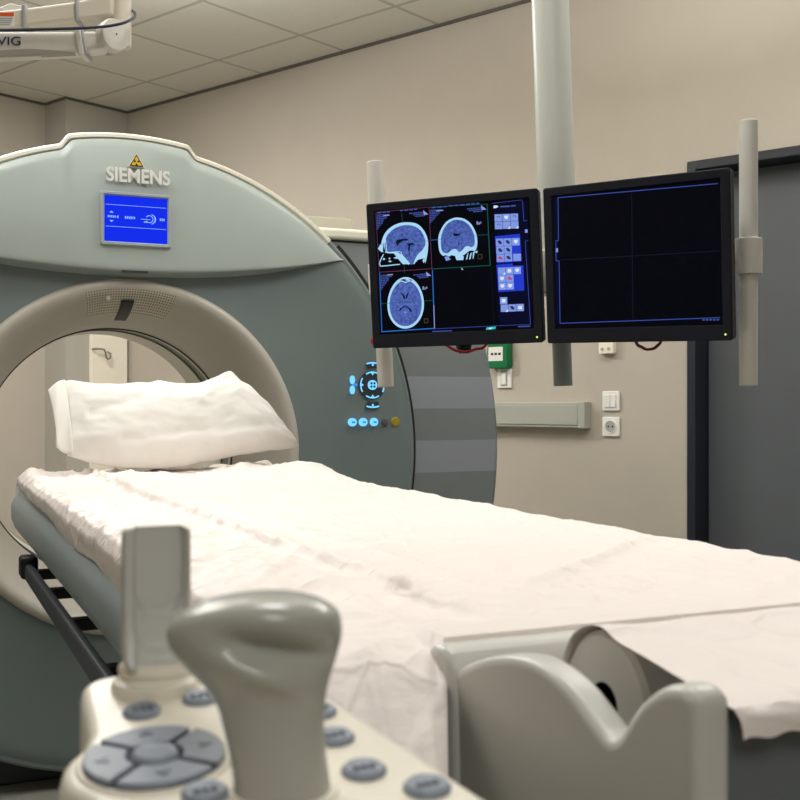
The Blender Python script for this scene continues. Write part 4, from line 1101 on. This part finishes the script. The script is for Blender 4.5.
b = MB(); b.box(A(-8, 0, -.021)[0], A(14, 0, -.021)[0], -.0213, -.019, A(0, 26.5, -.021)[1], A(0, 12.5, -.021)[1]); lb = b.build('warning_label', 'white', ar)
b = MB(); b.box(A(-8, 0, -.021)[0], A(14, 0, -.021)[0], -.0219, -.0212, A(0, 16.3, -.021)[1], A(0, 12.5, -.021)[1]); b.build('label_band', 'orange', lb)
b = MB()
for q in range(4): b.box(A(-7, 0, -.021)[0], A(13-q, 0, -.021)[0], -.0217, -.0212, A(0, 19.3+2*q, -.021)[1], A(0, 18.2+2*q, -.021)[1])
b.build('label_lines', 'grey', lb)
slab([(-60, 10), (-2, 8), (10, 3), (24, 6), (30, 8), (22, 10)], -.005, .04).build('arm_cover', 'white', ar, bevel=.003)
cbl = [(-420, 33, -.03), (-100, 31, -.052), (0, 30.2, -.054), (70, 28.6, -.056), (100, 27, -.064), (115, 25, -.068), (126, 22, -.060), (134.5, 17, -.03), (134.5, 12.5, -.008), (131, 9.5, .02)]
b = MB(); pts = [Vector((A(u, 0, y)[0], y, A(0, v, y)[1])) for u, v, y in cbl]; sm = []
for i in range(len(pts)-1):
    p_ = [pts[max(i-1, 0)], pts[i], pts[i+1], pts[min(i+2, len(pts)-1)]]
    for j in range(6):
        t_ = j/6; sm.append(.5*(2*p_[1]+(p_[2]-p_[0])*t_+(2*p_[0]-5*p_[1]+4*p_[2]-p_[3])*t_*t_+(3*p_[1]-p_[0]-3*p_[2]+p_[3])*t_**3))
sm.append(pts[-1]); b.tube(sm, .0027, 8); b.build('arm_cable', 'ink', ar)

# ------------------------------------------------------------------ light: ceiling panels above and behind the frame, plus added fills
def panel_light(loc, sx, sy, power, col=(1, .93, .82), rot=0.):
    l = bpy.data.lights.new('panel_or_fill', 'AREA'); l.shape = 'RECTANGLE'; l.size = sx; l.size_y = sy; l.energy = power; l.color = col
    o = bpy.data.objects.new('panel_or_fill', l); COL.objects.link(o); o.location = loc; o.rotation_euler = (0, 0, rot)
    return o
ZL = ZC-.012
C1 = (1, .985, .965)
panel_light((*along(.55, 1.35)[:2], ZL),   .45, .9, 16, C1, rot=TH)
panel_light((1.3, 2.6, ZL), .6, 1.2, 25, C1, rot=RA)
panel_light((-1.5, 2.4, ZL), .6, 1.2, 22, C1, rot=RA)
panel_light((.5, -1.2, ZL), .6, 1.2, 21, C1, rot=RA)
panel_light((-1.75, 4.55, ZL), .6, .6, 52, C1, rot=RA)  # unseen, added behind the gantry to brighten the bore and back wall
# unseen upward fills, added to brighten the ceiling
def up_fill(x, y, z, sx, sy, power, rot=0.):
    o = panel_light((x, y, z), sx, sy, power, C1); o.rotation_euler = (pi, 0, rot)
up_fill(.5, 3.2, 2.30, 1.2, .25, 22, RA)
up_fill(-1.2, 3.6, 2.40, 1.2, .25, 42, RA)
w_ = bpy.data.worlds.new('world'); scene.world = w_; w_.use_nodes = True
w_.node_tree.nodes['Background'].inputs[0].default_value = (.02, .02, .02, 1)

# ------------------------------------------------------------------ camera
cd = bpy.data.cameras.new('camera'); cam = bpy.data.objects.new('camera', cd); COL.objects.link(cam)
cam.location = (0, 0, H); cam.rotation_euler = (R(90), 0, 0)
cd.sensor_width = 36; cd.lens = 1101/800*36; cd.clip_start = .02
cd.dof.use_dof = True; cd.dof.focus_distance = 2.5; cd.dof.aperture_fstop = 19
scene.camera = cam
vs_ = scene.view_settings
vs_.view_transform = 'Standard'; vs_.look = 'None'; vs_.gamma = 1; vs_.exposure = 0; vs_.use_curve_mapping = False
